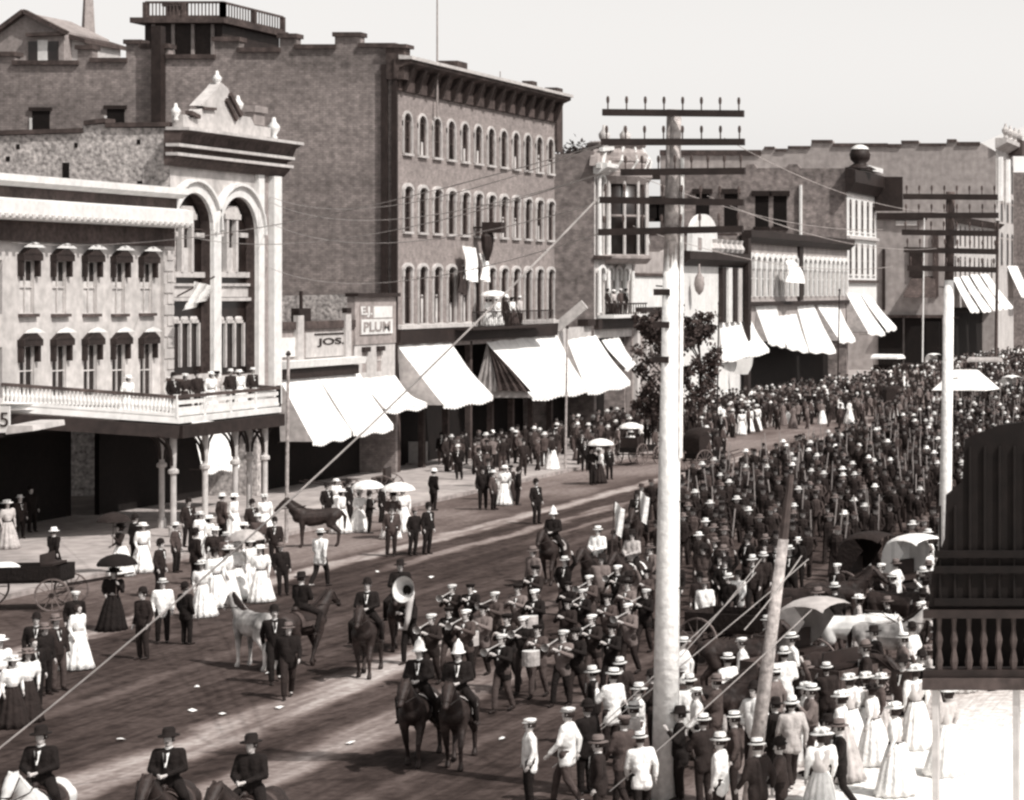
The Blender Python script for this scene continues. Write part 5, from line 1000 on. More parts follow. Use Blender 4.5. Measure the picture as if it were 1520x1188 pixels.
# ---- horses
HORSE = {}
def horse_mesh(nm, walk=0, head=0):
    mb = MB(); c_ = lambda p, q, a, b_: capsule(mb, p, q, a, b_, 12)
    c_((0, .5, 1.16), (0, -.4, 1.13), .29, .29); c_((0, .1, 1.08), (0, -.2, 1.05), .27, .28); c_((0, .66, 1.22), (0, .5, 1.2), .24, .27); c_((0, -.5, 1.22), (0, -.62, 1.14), .26, .22); c_((0, -.35, 1.36), (0, -.2, 1.32), .12, .14)
    hz_ = -.45 if head else 0; hy = -.12 if head else 0
    nk = (0, -1.02 + hy, 1.74 + hz_); c_((0, -.55, 1.27), (0, -.82, 1.5 + hz_ * .4), .22, .16); c_((0, -.82, 1.5 + hz_ * .4), nk, .16, .12); c_((0, -.6, 1.12), (0, -.85, 1.4 + hz_ * .4), .17, .12)
    c_((0, -1.03 + hy, 1.76 + hz_), (0, -1.2 + hy, 1.62 + hz_), .12, .1); c_((0, -1.2 + hy, 1.62 + hz_), (0, -1.40 + hy, 1.42 + hz_), .085, .065); c_((0, -1.08 + hy, 1.66 + hz_), (0, -1.16 + hy, 1.6 + hz_), .105, .08)
    for s in (-1, 1):
        capsule(mb, (s * .06, -1.0 + hy, 1.86 + hz_), (s * .07, -1.0 + hy, 1.95 + hz_), .03, .012, 6)
        w_ = walk * s; c_((s * .15, -.5, 1.12), (s * .16, -.48, .84), .14, .1); c_((s * .16, -.48, .84), (s * .16, -.5 - .16 * w_, .48), .09, .058); c_((s * .16, -.5 - .16 * w_, .48), (s * .16, -.5 - (.12 if w_ > 0 else .32) * w_, .14), .05, .04); y = -.5 - (.12 if w_ > 0 else .32) * w_; c_((s * .16, y, .13), (s * .16, y - .05, .04), .05, .062)
        w_ = -walk * s; c_((s * .13, .58, 1.15), (s * .16, .48 - .08 * w_, .86), .21, .15); c_((s * .16, .48 - .08 * w_, .86), (s * .16, .78 - .16 * w_, .55), .12, .07); y = .74 - .24 * w_; c_((s * .16, .78 - .16 * w_, .55), (s * .16, y, .15), .06, .042); c_((s * .16, y, .14), (s * .16, y - .05, .04), .05, .065)
    body = blob(mb, 'horse', .026, .4, 2, None, ('c_dark',))
    mb = MB()
    for k in range(12):
        t = k / 11; p = V(0, -.36, 1.44).lerp(V(0, -.99 + hy, 1.86 + hz_), t); capsule(mb, p + V(.02, .02, .0), p + V(.1, .02, -.17), .04, .03, 6)
    capsule(mb, (0, -1.06 + hy, 1.88 + hz_), (0, -1.17 + hy, 1.75 + hz_), .03, .02, 6); mane = blob(mb, 'mane', .025, .6, 1, None, ('hair',))
    mb = MB(); capsule(mb, (0, .86, 1.32), (0, .98, 1.1), .045, .06); capsule(mb, (0, .98, 1.1), (0, .97, .65), .07, .03); tail = blob(mb, 'tail', .025, .6, 1, None, ('hair',))
    mb = MB(); hd = lambda y, z: V(0, y + hy, z + hz_)
    for s in (-1, 1): mb.tube([hd(-1.3, 1.56) + V(s * .085, 0, -.04), hd(-1.06, 1.8) + V(s * .12, 0, 0)], .012, 5); mb.tube([hd(-1.34, 1.46) + V(s * .08, 0, 0), V(s * .16, -.8, 1.5), V(s * .08, -.36, 1.56)], .012, 5)
    mb.lathe([(.098, -.02), (.1, .0), (.098, .02)], hd(-1.29, 1.53), 10, cap=False); bridle = simple(mb, 'bridle', ['leather'])
    mb = MB(); N_ = 12
    def shell(y0, y1, r, z0, ang, mbb):
        vs = []
        for i in range(5):
            y = y0 + (y1 - y0) * i / 4
            for k in range(N_ + 1): a = -ang + 2 * ang * k / N_; vs.append(V(r * math.sin(a), y, z0 + r * math.cos(a)))
        mbb.add(vs, [(i * (N_ + 1) + k, (i + 1) * (N_ + 1) + k, (i + 1) * (N_ + 1) + k + 1, i * (N_ + 1) + k + 1) for i in range(4) for k in range(N_)])
    shell(-.28, .34, .325, 1.13, 1.75, mb); bl = simple(mb, 'saddle_blanket', ['c_pale'])
    mb = MB(); shell(-.2, .2, .345, 1.13, 1.3, mb); capsule(mb, (0, .22, 1.5), (0, .16, 1.46), .09, .08); capsule(mb, (0, -.2, 1.5), (0, -.16, 1.46), .06, .06)
    for s in (-1, 1): mb.bar((s * .34, -.02, 1.1), (s * .37, -.08, .86), .04, .012); mb.box(s * .37 - .06, s * .37 + .06, -.16, .02, .83, .86)
    sad = simple(mb, 'saddle', ['leather'])
    HORSE[nm] = (body, mane, tail, bridle, sad, bl)
horse_mesh('walk', 1); horse_mesh('stand', 0); horse_mesh('graze', 0, 1)
M['pied'] = mat('pied_coat', .5, n1=(1.1, .95), n2=(9, .1)); M['bay'] = mat('bay_coat', .03, n1=(2.2, .5), n2=(14, .3), rough=.6, bump=.3); M['greyhorse'] = mat('grey_coat', .62, n1=(1.5, .2), rough=.7)
def horse(loc, rz, label, pose_='walk', mt='bay', saddle=True, group='horses of mounted riders', blanket='c_grey', mane=None):
    b_, mn, tl_, br, sd_, bl = HORSE[pose_]; o = bpy.data.objects.new('horse', b_); C.objects.link(o); o.location = loc; o.rotation_euler = (0, 0, math.radians(rz)); o.material_slots[0].link = 'OBJECT'; o.material_slots[0].material = M[mt]
    tag(o, label, 'horse', group); part('mane', mn, o, mane); part('tail', tl_, o, mane); part('bridle', br, o)
    if saddle: s_ = part('saddle', sd_, o); part('saddle_blanket', bl, s_, blanket)
    return o
def mounted(px, py, rz, hlabel, plabel, hm='bay', coat='black', hat='slouch', hatc='black', trou='black', pose_='walk', blanket='c_grey', trz=0):
    g_ = gp(px, py); horse(g_, rz, hlabel, pose_, hm, True, 'horses of mounted riders', blanket, 'c_white' if hm == 'greyhorse' else None)
    a = math.radians(rz); return person(g_ + V(-.02 * math.sin(a), .02, .62), rz + trz, plabel, 'mounted riders', 'm', 'ride', coat, trou, hat, hatc, 1.0)
# ---- parasols, instruments, flags
def parasol(o, label, mt, side=1, h=2.05, r=.52):
    a = o.rotation_euler.z; s = o.scale[0]; h0 = o.location + Matrix.Rotation(a, 3, 'Z') @ V(.17 * s, -.30 * s, 1.38 * s); t = thing('parasol', h0, label, 'parasol', 'parasols held up by spectators')
    hh = h * s - 1.38 * s; MB().tube([h0 + V(0, 0, -.35), h0 + V(.0, .06, hh + .2)], .012, 5).build('shaft', M['brown'], t); mb = MB(); n = 24
    c_ = h0 + V(0, .06, 0); mb.lathe([(r, hh - .14), (r * .96, hh - .06), (r * .8, hh + .04), (r * .5, hh + .13), (r * .2, hh + .17), (.01, hh + .18)], c_, n, wave=.045, nw=8, cap=False); mb.build('canopy', M[mt], t, smooth=True); return t
def horn(o, label, big=False):
    a = o.rotation_euler.z; R3 = Matrix.Rotation(a, 3, 'Z'); p = lambda x, y, z: o.location + R3 @ (V(x, y, z) * o.scale[0])
    t = thing('tuba' if big else 'brass_horn', p(0, -.3, 1.3), label, 'tuba' if big else 'horn', None if big else 'brass horns of the band')
    if big:
        MB().tube([p(-.12, -.36, 1.1), p(-.1, -.34, .95), p(.08, -.34, .95), p(.14, -.32, 1.2), p(.14, -.26, 1.6), p(.15, -.26, 1.85)], [.03, .05, .06, .07, .09, .12], 10).build('tubing', M['brass'], t, smooth=True)
        MB().tube([p(.15, -.24, 1.8), p(.15, -.32, 1.92), p(.15, -.42, 1.96), p(.15, -.5, 1.97)], [.11, .15, .25, .34], 20, close=False).build('bell', M['pole_white'], t, smooth=True); MB().tube([p(.15, -.36, 1.94), p(.15, -.37, 1.94)], .13, 14).build('bell_throat', M['black'], t)
    else:
        MB().tube([p(0, -.13, 1.58), p(0, -.55, 1.5), p(0, -.62, 1.48)], .014, 6).build('tubing', M['brass'], t); MB().tube([p(0, -.5, 1.51), p(0, -.62, 1.485), p(0, -.7, 1.47)], [.02, .05, .1], 12, close=False).build('bell', M['brass'], t, smooth=True)
    return t
def drum(o, label):
    R3 = Matrix.Rotation(o.rotation_euler.z, 3, 'Z'); c_ = o.location + R3 @ V(0, -.38, 1.0); t = thing('drum', c_, label, 'drum'); d = R3 @ V(0, -.0, .17); MB().tube([c_ - d, c_ + d], .2, 16).build('shell', M['c_pale'], t); MB().tube([c_ + d, c_ + d * 1.06], .195, 16).build('head', M['white'], t)
def hand_flag(loc, label, h=2.7, s=.7, group='small flags in the parade'):
    t = thing('small_flag', loc, label, 'flag', group); MB().tube([loc + V(0, 0, .8), loc + V(.15, 0, h)], .02, 5).build('staff', M['brown'], t)
    mb = MB(); vs = [loc + V(.14 + s * .45 * i / 6 * (1 - .4 * k / 4), .08 * math.sin(i * 1.1 + k * .4), h - .02 - s * 1.25 * k / 4 - .25 * i / 6) for i in range(7) for k in range(5)]
    mb.add(vs, [(i * 5 + k, (i + 1) * 5 + k, (i + 1) * 5 + k + 1, i * 5 + k + 1) for i in range(6) for k in range(4)]); mb.build('cloth', M['c_white'], t, smooth=True)
# ---- vehicles
WHEEL = {}
def wheel_mesh(r):
    if r in WHEEL: return WHEEL[r]
    mb = MB(); n = 28; prof = [(r - .045, -.025), (r, -.025), (r, .025), (r - .045, .025)]; vs = [V(z, a * math.cos(2 * math.pi * j / n), a * math.sin(2 * math.pi * j / n)) for j in range(n) for a, z in prof]
    mb.add(vs, [(j * 4 + k, ((j + 1) % n) * 4 + k, ((j + 1) % n) * 4 + (k + 1) % 4, j * 4 + (k + 1) % 4) for j in range(n) for k in range(4)]); rim = simple(mb, 'rim', ['c_mid'], False)
    mb = MB()
    for j in range(12): a = 2 * math.pi * j / 12; mb.tube([V(0, .05 * math.cos(a), .05 * math.sin(a)), V(0, (r - .03) * math.cos(a), (r - .03) * math.sin(a))], .016, 5)
    sp_ = simple(mb, 'spokes', ['c_mid'], False); mb = MB().tube([V(-.1, 0, 0), V(.1, 0, 0)], .07, 10); hub = simple(mb, 'hub', ['c_dark'], False); WHEEL[r] = (hub, rim, sp_); return WHEEL[r]
def vehicle(loc, rz, label, kind='buggy', top='c_dark', body='c_black'):
    t = thing(kind, loc, label, 'carriage' if kind == 'buggy' else 'wagon', 'horse-drawn vehicles', math.radians(rz)); A_ = lambda nm, mb, mt, par=t, sm=False: part(nm, simple(mb, nm, [mt], sm), par)
    lf = .95 if kind == 'buggy' else 1.35
    for y, r in ((-lf, .5), (lf * .75, .62)):
        A_('axle', MB().tube([V(-.72, y, r), V(.72, y, r)], .035, 6), 'c_dark')
        for s in (-1, 1):
            h_, ri, sp_ = wheel_mesh(r); w_ = part('wheel', h_, t); w_.location = (s * .75, y, r); part('rim', ri, w_); part('spokes', sp_, w_)
    if kind == 'buggy':
        A_('body', MB().prism([V(-.5, -.95, .72), V(-.5, -1.1, 1.05), V(-.5, -1.05, 1.05), V(-.5, -.85, .8), V(-.5, .25, .8), V(-.5, .3, 1.0), V(-.5, .95, 1.0), V(-.5, .95, .72)], V(1, 0, 0)), body)
        A_('seat', MB().box(-.5, .5, .2, .75, 1.0, 1.12).box(-.52, .52, .7, .82, 1.0, 1.55), 'leather')
        if top:
            mb = MB(); pr_ = [(.95, 1.1), (.98, 1.7), (.94, 1.95), (.82, 2.14), (.62, 2.25), (.4, 2.3), (.1, 2.31), (-.2, 2.27), (-.4, 2.18)]; hx = [(-.62, -.1), (-.56, -.02), (-.3, .04), (0, .06), (.3, .04), (.56, -.02), (.62, -.1)]
            mb.add([V(x, y, z + dz) for y, z in pr_ for x, dz in hx], [(7 * i + k, 7 * i + k + 1, 7 * i + k + 8, 7 * i + k + 7) for i in range(8) for k in range(6)])
            for x in (-.62, .62): mb.add([V(x, y, z - .1) for y, z in pr_[:6]] + [V(x, .1, 1.85), V(x, .5, 1.3)], [tuple(range(8))])
            A_('hood', mb, top, t, True)
    else:
        mb = MB().box(-.6, .6, -1.5, 1.5, .85, .93); [mb.box(x - .02, x + .02, -1.5, 1.5, .93, 1.35) for x in (-.6, .6)]; [mb.box(-.58, .58, y - .02, y + .02, .93, 1.35) for y in (-1.5, 1.5)]; A_('body', mb, body)
        A_('seat', MB().box(-.55, .55, -1.3, -.95, 1.35, 1.42).box(-.55, .55, -.97, -.93, 1.42, 1.7), 'leather')
        if top:
            mb = MB(); n = 10; mb.add([V(.85 * math.cos(math.pi * k / n), y, 2.05 + .5 * math.sin(math.pi * k / n)) for y in (-1.7, 1.7) for k in range(n + 1)], [(k, k + 1, n + 2 + k, n + 1 + k) for k in range(n)] + [tuple(range(n + 1)), tuple(range(n + 1, 2 * n + 2))]); A_('top', mb, top)
            A_('hoops', (lambda b_: [b_.tube([V(x, y, 1.3), V(x * 1.4, y, 2.05)], .025, 5) for x in (-.6, .6) for y in (-1.4, 0, 1.4)] and b_)(MB()), 'c_dark')
    mb = MB(); [mb.tube([V(s * .42, -lf, .7), V(s * .38, -lf - 1.9, 1.0)], .025, 5) for s in (-1, 1)]; A_('shafts', mb, 'c_dark'); return t
# ================================================================ THE PEOPLE, left side and middle: one by one
def at_(px, py):
    g_ = gp(px, py); 
    if g_.x < -43.1: g_ = gp(px, py, .15)
    return g_
def man(px, py, rz, label, pose_='stand', coat='black', trou='black', hat='slouch', hatc='black', group=None): return person(at_(px, py), rz, label, group, 'm', pose_, coat, trou, hat, hatc)
def woman(px, py, rz, label, pose_='stand', coat='white', trou='white', hat='wide', hatc='white', group=None): return person(at_(px, py), rz, label, group, 'w', pose_, coat, trou, hat, hatc)
man(80, 858, 170, 'man in a dark suit and white hat walking alone on the pale pavement at left', 'walk', 'black', 'black', 'slouch', 'white')
o = woman(178, 856, -40, 'woman in dark blouse and white skirt under a dark parasol by the balcony', 'hold', 'dark', 'white', 'wide', 'black'); parasol(o, 'dark parasol over the white-skirted woman by the balcony', 'c_dark')
woman(211, 850, 60, 'woman all in white with a white hat walking below the balcony shade', 'stand')
man(199, 838, 150, 'man in black behind the woman in white below the balcony', 'stand', 'black', 'black', 'bowler', 'black')
o = woman(165, 936, 20, 'woman in a long black dress under a dark parasol at the kerb', 'hold', 'black', 'black', 'wide', 'black'); parasol(o, 'dark parasol over the woman in long black dress', 'c_black')
man(66, 1032, 70, 'tall man in black coat, left one of the pair at lower left', 'stand', 'black', 'black', 'slouch', 'grey')
man(88, 1026, 60, 'man in dark coat with a grey hat, right one of the pair at lower left', 'stand', 'dark', 'grey', 'slouch', 'grey')
man(50, 1018, 30, 'man in black half hidden behind the pair at lower left', 'stand', 'black', 'black', 'bowler', 'black')
man(108, 968, 40, 'man with pale cap standing behind the white-dressed girl at left', 'stand', 'black', 'dark', 'cap', 'straw')
woman(115, 994, 80, 'girl in white dress beside the pair of dark men at lower left', 'stand', 'white', 'white', None)
woman(17, 1080, 60, 'woman in white blouse and dark skirt at the left edge', 'stand', 'white', 'dark', 'wide', 'straw'); woman(38, 1072, 40, 'woman in white blouse with a flowered hat near the left edge', 'stand', 'white', 'dark', 'wide', 'grey'); woman(3, 1062, 60, 'woman all in white cut by the left edge', 'stand', 'white', 'white', 'wide', 'white'); man(52, 1055, 60, 'boy-like slim figure in dark with bare head at lower left', 'stand', 'black', 'black', None)
man(212, 979, -20, 'man in dark suit standing in the road with his long shadow, left of the rope', 'stand', 'dark', 'dark', 'bowler', 'black')
man(241, 955, 30, 'man in white shirt and dark trousers behind the rope', 'stand', 'white', 'black', 'boater', 'straw'); man(278, 957, 160, 'stout man in black coat seen from behind next to the white-shirted man', 'stand', 'black', 'black', 'bowler', 'black')
gw = 'women in white lined up at the kerb'
for k, (px, py, lab, hc) in enumerate(((303, 912, 'woman in white, lowest left of the white row at the kerb', 'straw'), (322, 898, 'woman in white with a dark hat, second in the white row', 'black'), (337, 892, 'woman in white with striped skirt, middle of the white row', 'straw'), (352, 886, 'tallest woman in white of the row at the kerb, under a pale parasol', 'white'), (371, 880, 'woman in white with pale hat, fifth in the white row', 'straw'), (388, 890, 'woman in white at the right end of the white row by the white horse', 'white'))):
    o = woman(px, py + 4, (20, 60, 100, 40, 70, 20)[k], lab, 'hold' if k == 3 else 'stand', 'white', 'white', 'wide', hc, gw)
    if k == 3: parasol(o, 'pale grey parasol over the row of women in white', 'c_pale')
for px, py, lab, kw in ((300, 826, 'woman in white blouse standing by the balcony posts', 'ww'), (314, 838, 'girl in white beside the balcony posts', 'ww'), (278, 812, 'man in dark clothes behind the first balcony post', 'k'), (330, 806, 'man in black with pale hat between the balcony posts', 's'), (347, 800, 'woman in white between the middle balcony posts', 'ww'), (374, 812, 'man in dark suit before the last balcony posts', 'k'), (395, 800, 'woman in pale dress by the last balcony post', 'ww'), (262, 850, 'man in grey with straw hat behind the white row', 's'), (290, 868, 'man in dark suit just behind the white row', 'k'), (318, 862, 'woman with dark blouse behind the white row', 'wd'), (362, 846, 'woman with dark blouse and straw hat right of the posts', 'wd'), (408, 842, 'man in dark suit right behind the women in white', 'k'), (384, 838, 'man in black with straw hat behind the white row', 's'), (340, 870, 'man in grey suit behind the tall woman in white', 's'), (236, 886, 'boy in dark clothes near the women under the balcony', 'k')):
    if kw[0] == 'w': woman(px, py, rnd.choice((30, 60, 90)), lab, 'stand', 'white' if kw == 'ww' else 'dark', 'white' if kw == 'ww' else 'pale', 'wide', rnd.choice(('white', 'straw')), 'people crowding under the balcony')
    else: man(px, py, rnd.choice((20, 60, 90, 150)), lab, 'stand', 'dark' if kw == 'k' else 'grey', 'black', 'bowler' if kw == 'k' else 'boater', 'black' if kw == 'k' else 'straw', 'people crowding under the balcony')
man(421, 884, 40, 'man in black with long coat standing right of the women in white', 'stand', 'black', 'black', 'slouch', 'grey'); man(475, 872, 170, 'man in white shirt and dark trousers walking past the slim post', 'walk', 'white', 'black', 'boater', 'white')
horse(gp(378, 992), -125, 'riderless white-rumped horse tied beside the women in white', 'stand', 'pied', False, 'horses without riders')
mounted(447, 990, 165, 'dark horse seen from behind next to the white-rumped horse', 'rider in black seen from behind next to the white-rumped horse')
man(427, 1037, 30, 'man in dark suit walking at road centre, front one of two', 'walk', 'black', 'dark', 'slouch', 'grey'); man(409, 1014, 30, 'man in black walking just behind his companion at road centre', 'walk', 'black', 'black', 'bowler', 'black')
mounted(545, 1003, 14, 'dark horse walking at the left of the parade front', 'rider in dark coat at the left of the parade front', hat='bowler'); mounted(594, 966, 18, 'dark horse behind the left front horse of the parade', 'rider in black with a tall dark hat behind the left front rider', hat='slouch')
mounted(622, 1132, 8, 'dark police horse, left of the leading pair', 'helmeted policeman on the left horse of the leading pair', 'bay', 'black', 'helmet', 'white', blanket='c_pale'); mounted(680, 1136, 12, 'dark police horse, right of the leading pair', 'helmeted policeman on the right horse of the leading pair', 'bay', 'black', 'helmet', 'white', blanket='c_pale')
mounted(821, 866, 0, 'dark horse standing alone in the middle of the road', 'rider with white helmet alone in the middle of the road', 'bay', 'black', 'helmet', 'white', blanket='c_pale'); mounted(946, 828, 8, 'dark horse close left of the tall telegraph pole', 'rider in a dark tall hat close left of the tall telegraph pole')
mounted(887, 898, -8, 'dark horse carrying the white-shirted rider behind the band', 'rider in white shirt behind the band', 'bay', 'white', 'boater', 'white'); mounted(938, 906, -12, 'dark horse with pale blanket nearest the telegraph pole', 'rider in white waistcoat nearest the telegraph pole', 'bay', 'pale', 'slouch', 'black', blanket='c_white')
mounted(60, 1296, 8, 'white horse at the bottom left corner', 'rider in dark jacket on the white horse at bottom left', 'greyhorse', 'black', 'slouch', 'black'); mounted(250, 1300, 10, 'dark horse at the bottom edge, left of a pair', 'rider with dark hat at the bottom edge, left of a pair'); mounted(372, 1312, -2, 'dark horse at the bottom edge, right of a pair', 'rider with dark hat at the bottom edge, right of a pair')
man(797, 778, 60, 'lone man in dark suit standing at the far edge of the road', 'stand', 'black', 'black', 'bowler', 'black'); man(643, 758, 150, 'man in dark suit and white hat on the gutter before the notice board', 'stand', 'black', 'black', 'slouch', 'white')
man(612, 825, 60, 'man in dark suit, left of two standing by the gutter', 'stand', 'black', 'black', 'bowler', 'grey'); man(633, 823, 70, 'man in black, right of two standing by the gutter', 'stand', 'black', 'black', 'bowler', 'black'); man(580, 826, 20, 'man in grey coat with dark hat left of the two by the gutter', 'stand', 'grey', 'dark', 'slouch', 'black')
o = woman(533, 790, 60, 'woman in white under the large white parasol', 'hold', 'white', 'white', 'wide', 'straw'); parasol(o, 'large white parasol beside the dark harness horse', 'c_white', r=.6); o = man(548, 792, 120, 'man in black under the second white parasol', 'hold', 'black', 'black', 'bowler', 'black'); o = woman(580, 800, 40, 'woman in white skirt under the right white parasol', 'hold', 'grey', 'white', 'wide', 'black'); parasol(o, 'right-hand white parasol of the two before the low shops', 'c_white', r=.6)
for px, py, lab, kw in ((507, 792, 'woman in pale dress before the dark buggy', 'w'), (498, 768, 'woman in white blouse left of the white parasols', 'w'), (520, 775, 'man in dark suit left of the white parasols', 'm'), (600, 790, 'woman in white at the right of the parasols', 'w'), (566, 776, 'man in dark suit between the white parasols', 'm'), (486, 782, 'man in dark suit by the harness horse', 'm')):
    (woman if kw == 'w' else man)(px, py, rnd.choice((30, 60, 90)), lab, group='people around the white parasols')
horse(gp(470, 812), -70, 'dark harness horse standing beside the slim post', 'stand', 'bay', False, 'horses without riders'); vehicle(at_(548, 745), -80, 'dark buggy parked behind the white parasols', 'buggy', None)
for k, (px, py, lab, c_, t_, w_) in enumerate(((717, 757, 'man in black at the left of the group before the hotel', 'black', 'black', 0), (733, 757, 'man in grey with white hat in the group before the hotel', 'grey', 'black', 0), (748, 750, 'girl in white in the group before the hotel', 'white', 'white', 1), (768, 750, 'man in dark suit at the right of the group before the hotel', 'black', 'black', 0), (757, 744, 'woman in dark dress in the group before the hotel', 'dark', 'dark', 1), (726, 742, 'man in black at the back of the group before the hotel', 'black', 'dark', 0), (664, 700, 'man in dark suit beside the notice board', 'dark', 'dark', 0), (682, 712, 'tall man in black in the shade of the square awning', 'black', 'black', 0), (703, 702, 'man in grey by the awning post before the hotel', 'grey', 'dark', 0), (690, 690, 'man in black against the hotel shop front', 'black', 'black', 0), (722, 700, 'woman in dark dress against the hotel shop front', 'dark', 'grey', 1), (738, 694, 'man in dark suit, third along the hotel shop front', 'dark', 'black', 0), (752, 690, 'man with pale hat, fourth along the hotel shop front', 'dark', 'black', 0), (765, 688, 'man in grey, last along the hotel shop front', 'grey', 'black', 0), (712, 722, 'boy in dark clothes behind the group before the hotel', 'dark', 'dark', 0), (776, 706, 'man leaning in the shade of the largest awning', 'dark', 'dark', 0), (826, 668, 'woman in white alone beside the slim grey post', 'white', 'white', 1), (655, 690, 'man in dark clothes left of the tall man in the awning shade', 'black', 'grey', 0))):
    (woman if w_ else man)(px, py, (30, 80, 10, 120, 60)[k % 5], lab, 'stand', c_, t_, 'wide' if w_ else ('bowler', 'boater', 'slouch')[k % 3], ('white' if c_ == 'white' else 'black') if w_ else ('black', 'straw', 'black')[k % 3], 'people before the brick hotel')
o = man(880, 720, 60, 'man in black under the white parasol by the far kerb', 'hold', 'black', 'black', 'bowler', 'black'); parasol(o, 'white parasol low over the man by the far kerb', 'c_white', r=.62); woman(889, 718, 60, 'woman with white blouse beside the man with parasol by the far kerb', 'stand', 'white', 'dark'); man(905, 712, 40, 'man in dark suit right of the low white parasol', 'stand', 'black', 'black', 'slouch', 'black')
vehicle(gp(945, 690), 168, 'open buggy with thin wheels standing behind the low white parasol', 'buggy', None); o = person(gp(940, 690) + V(0, -.5, .17), 168, 'woman in pale blouse seated in the open buggy', 'people seated in carriages', 'w', 'sit', 'white', 'white', 'wide', 'white'); parasol(o, 'white parasol held above the open buggy', 'c_white', r=.62)
for k, (px, py) in enumerate(((862, 690), (872, 676), (852, 668), (915, 676), (960, 664), (972, 680), (1032, 684), (1046, 680), (1060, 676), (1075, 672), (1040, 664), (1056, 660), (1072, 656), (1088, 650), (1100, 646), (1112, 642), (1123, 640), (1132, 636), (1150, 634), (1166, 628), (1190, 622), (1205, 630), (1228, 620), (1240, 616), (868, 700), (1052, 690), (1066, 688))):
    w_ = px in (1112, 1123, 1100); a_ = ('below the gap awning', 'beside the leafy tree', 'right of the tall telegraph pole', 'in the white-skirted group', 'along the far kerb under the long awnings')[0 if px < 880 else 1 if px < 1000 else 2 if px < 1095 else 3 if px < 1140 else 4]
    cn, hn = ('black', 'grey', 'dark', 'mid')[k % 4], ('bowler', 'boater', 'slouch')[k % 3]
    if w_: woman(px, py, 20, ('short', 'tallest', 'bareheaded-looking')[(1100, 1112, 1123).index(px)] + ' woman in white of the small far group right of the telegraph pole', 'stand', 'white', 'white', 'wide', 'straw', 'far kerb spectators')
    else: man(px, py, (20, 80, 50, 130)[k % 4], '%s-coated man in a %s %s' % (cn.replace('mid', 'light grey'), {'bowler': 'black bowler', 'boater': 'straw boater', 'slouch': 'dark slouch hat'}[hn], a_), 'stand', cn, 'black', hn, 'straw' if hn == 'boater' else 'black', 'far kerb spectators')
# balconies and roofs with people
for k, (x, y, lab, c_, w_) in enumerate(((-46.9, 89.4, 'man in black leaning on the white balcony corner', 'black', 0), (-47.1, 90.6, 'woman in dark dress on the white balcony, left of the others', 'dark', 1), (-47.0, 91.6, 'man in dark coat in the middle of the white balcony', 'dark', 0), (-47.0, 92.5, 'woman in white on the white balcony', 'white', 1), (-47.2, 93.3, 'woman in pale blouse near the right end of the white balcony', 'pale', 1), (-47.0, 94.1, 'man with straw hat near the right end of the white balcony', 'dark', 0), (-47.0, 94.9, 'woman in white at the right end of the white balcony', 'white', 1), (-46.9, 95.7, 'man in dark suit at the outer right end of the white balcony', 'dark', 0), (-48.4, 88.8, 'woman in white standing behind the balcony corner', 'white', 1))):
    person(V(x, y, 4.77), 60, lab, 'people on the white balcony', 'w' if w_ else 'm', 'sit' if 0 else 'stand', c_, c_, 'wide' if w_ else ('bowler', 'boater')[k % 2], 'white' if c_ == 'white' else ('black', 'straw')[k % 2], .93)
for k, px in enumerate((724, 731, 739, 752, 762, 772)):
    p = fp(px, 470, XF + .85); person(V(p.x, p.y, 7.62), 80, ('woman in white under the white parasol on the hotel balcony', 'woman in white beside the hotel balcony parasol', 'girl in white in the middle of the hotel balcony', 'man in dark suit on the hotel balcony', 'woman in white with dark hat on the hotel balcony', 'man in pale coat at the right of the hotel balcony')[k], 'people on the hotel balcony', 'm' if k in (3, 5) else 'w', 'hold' if k == 0 else 'stand', ('white', 'white', 'white', 'dark', 'white', 'pale')[k], ('white', 'white', 'white', 'dark', 'grey', 'dark')[k], 'boater' if k in (3, 5) else 'wide', ('white', 'white', 'white', 'straw', 'black', 'straw')[k], .95)
    if k == 0: parasol(bpy.context.scene.collection.objects[-4] if 0 else [o for o in C.objects if o.name.startswith('person')][-1], 'white parasol opened on the hotel balcony', 'c_white', r=.75)
for k, px in enumerate((903, 911, 920, 928)): p = fp(px, 466, XF + .55); person(V(p.x, p.y, gz(467) + .02), 70, ('left-hand man in dark suit on the ornate shop balcony', 'woman in pale dress on the ornate shop balcony', 'man with straw hat on the ornate shop balcony', 'right-hand man in black on the ornate shop balcony')[k], 'people on the ornate shop balcony', 'w' if k == 1 else 'm', 'stand', ('dark', 'pale', 'grey', 'black')[k], 'dark', 'wide' if k == 1 else 'boater', ('black', 'white', 'straw', 'black')[k], .95)
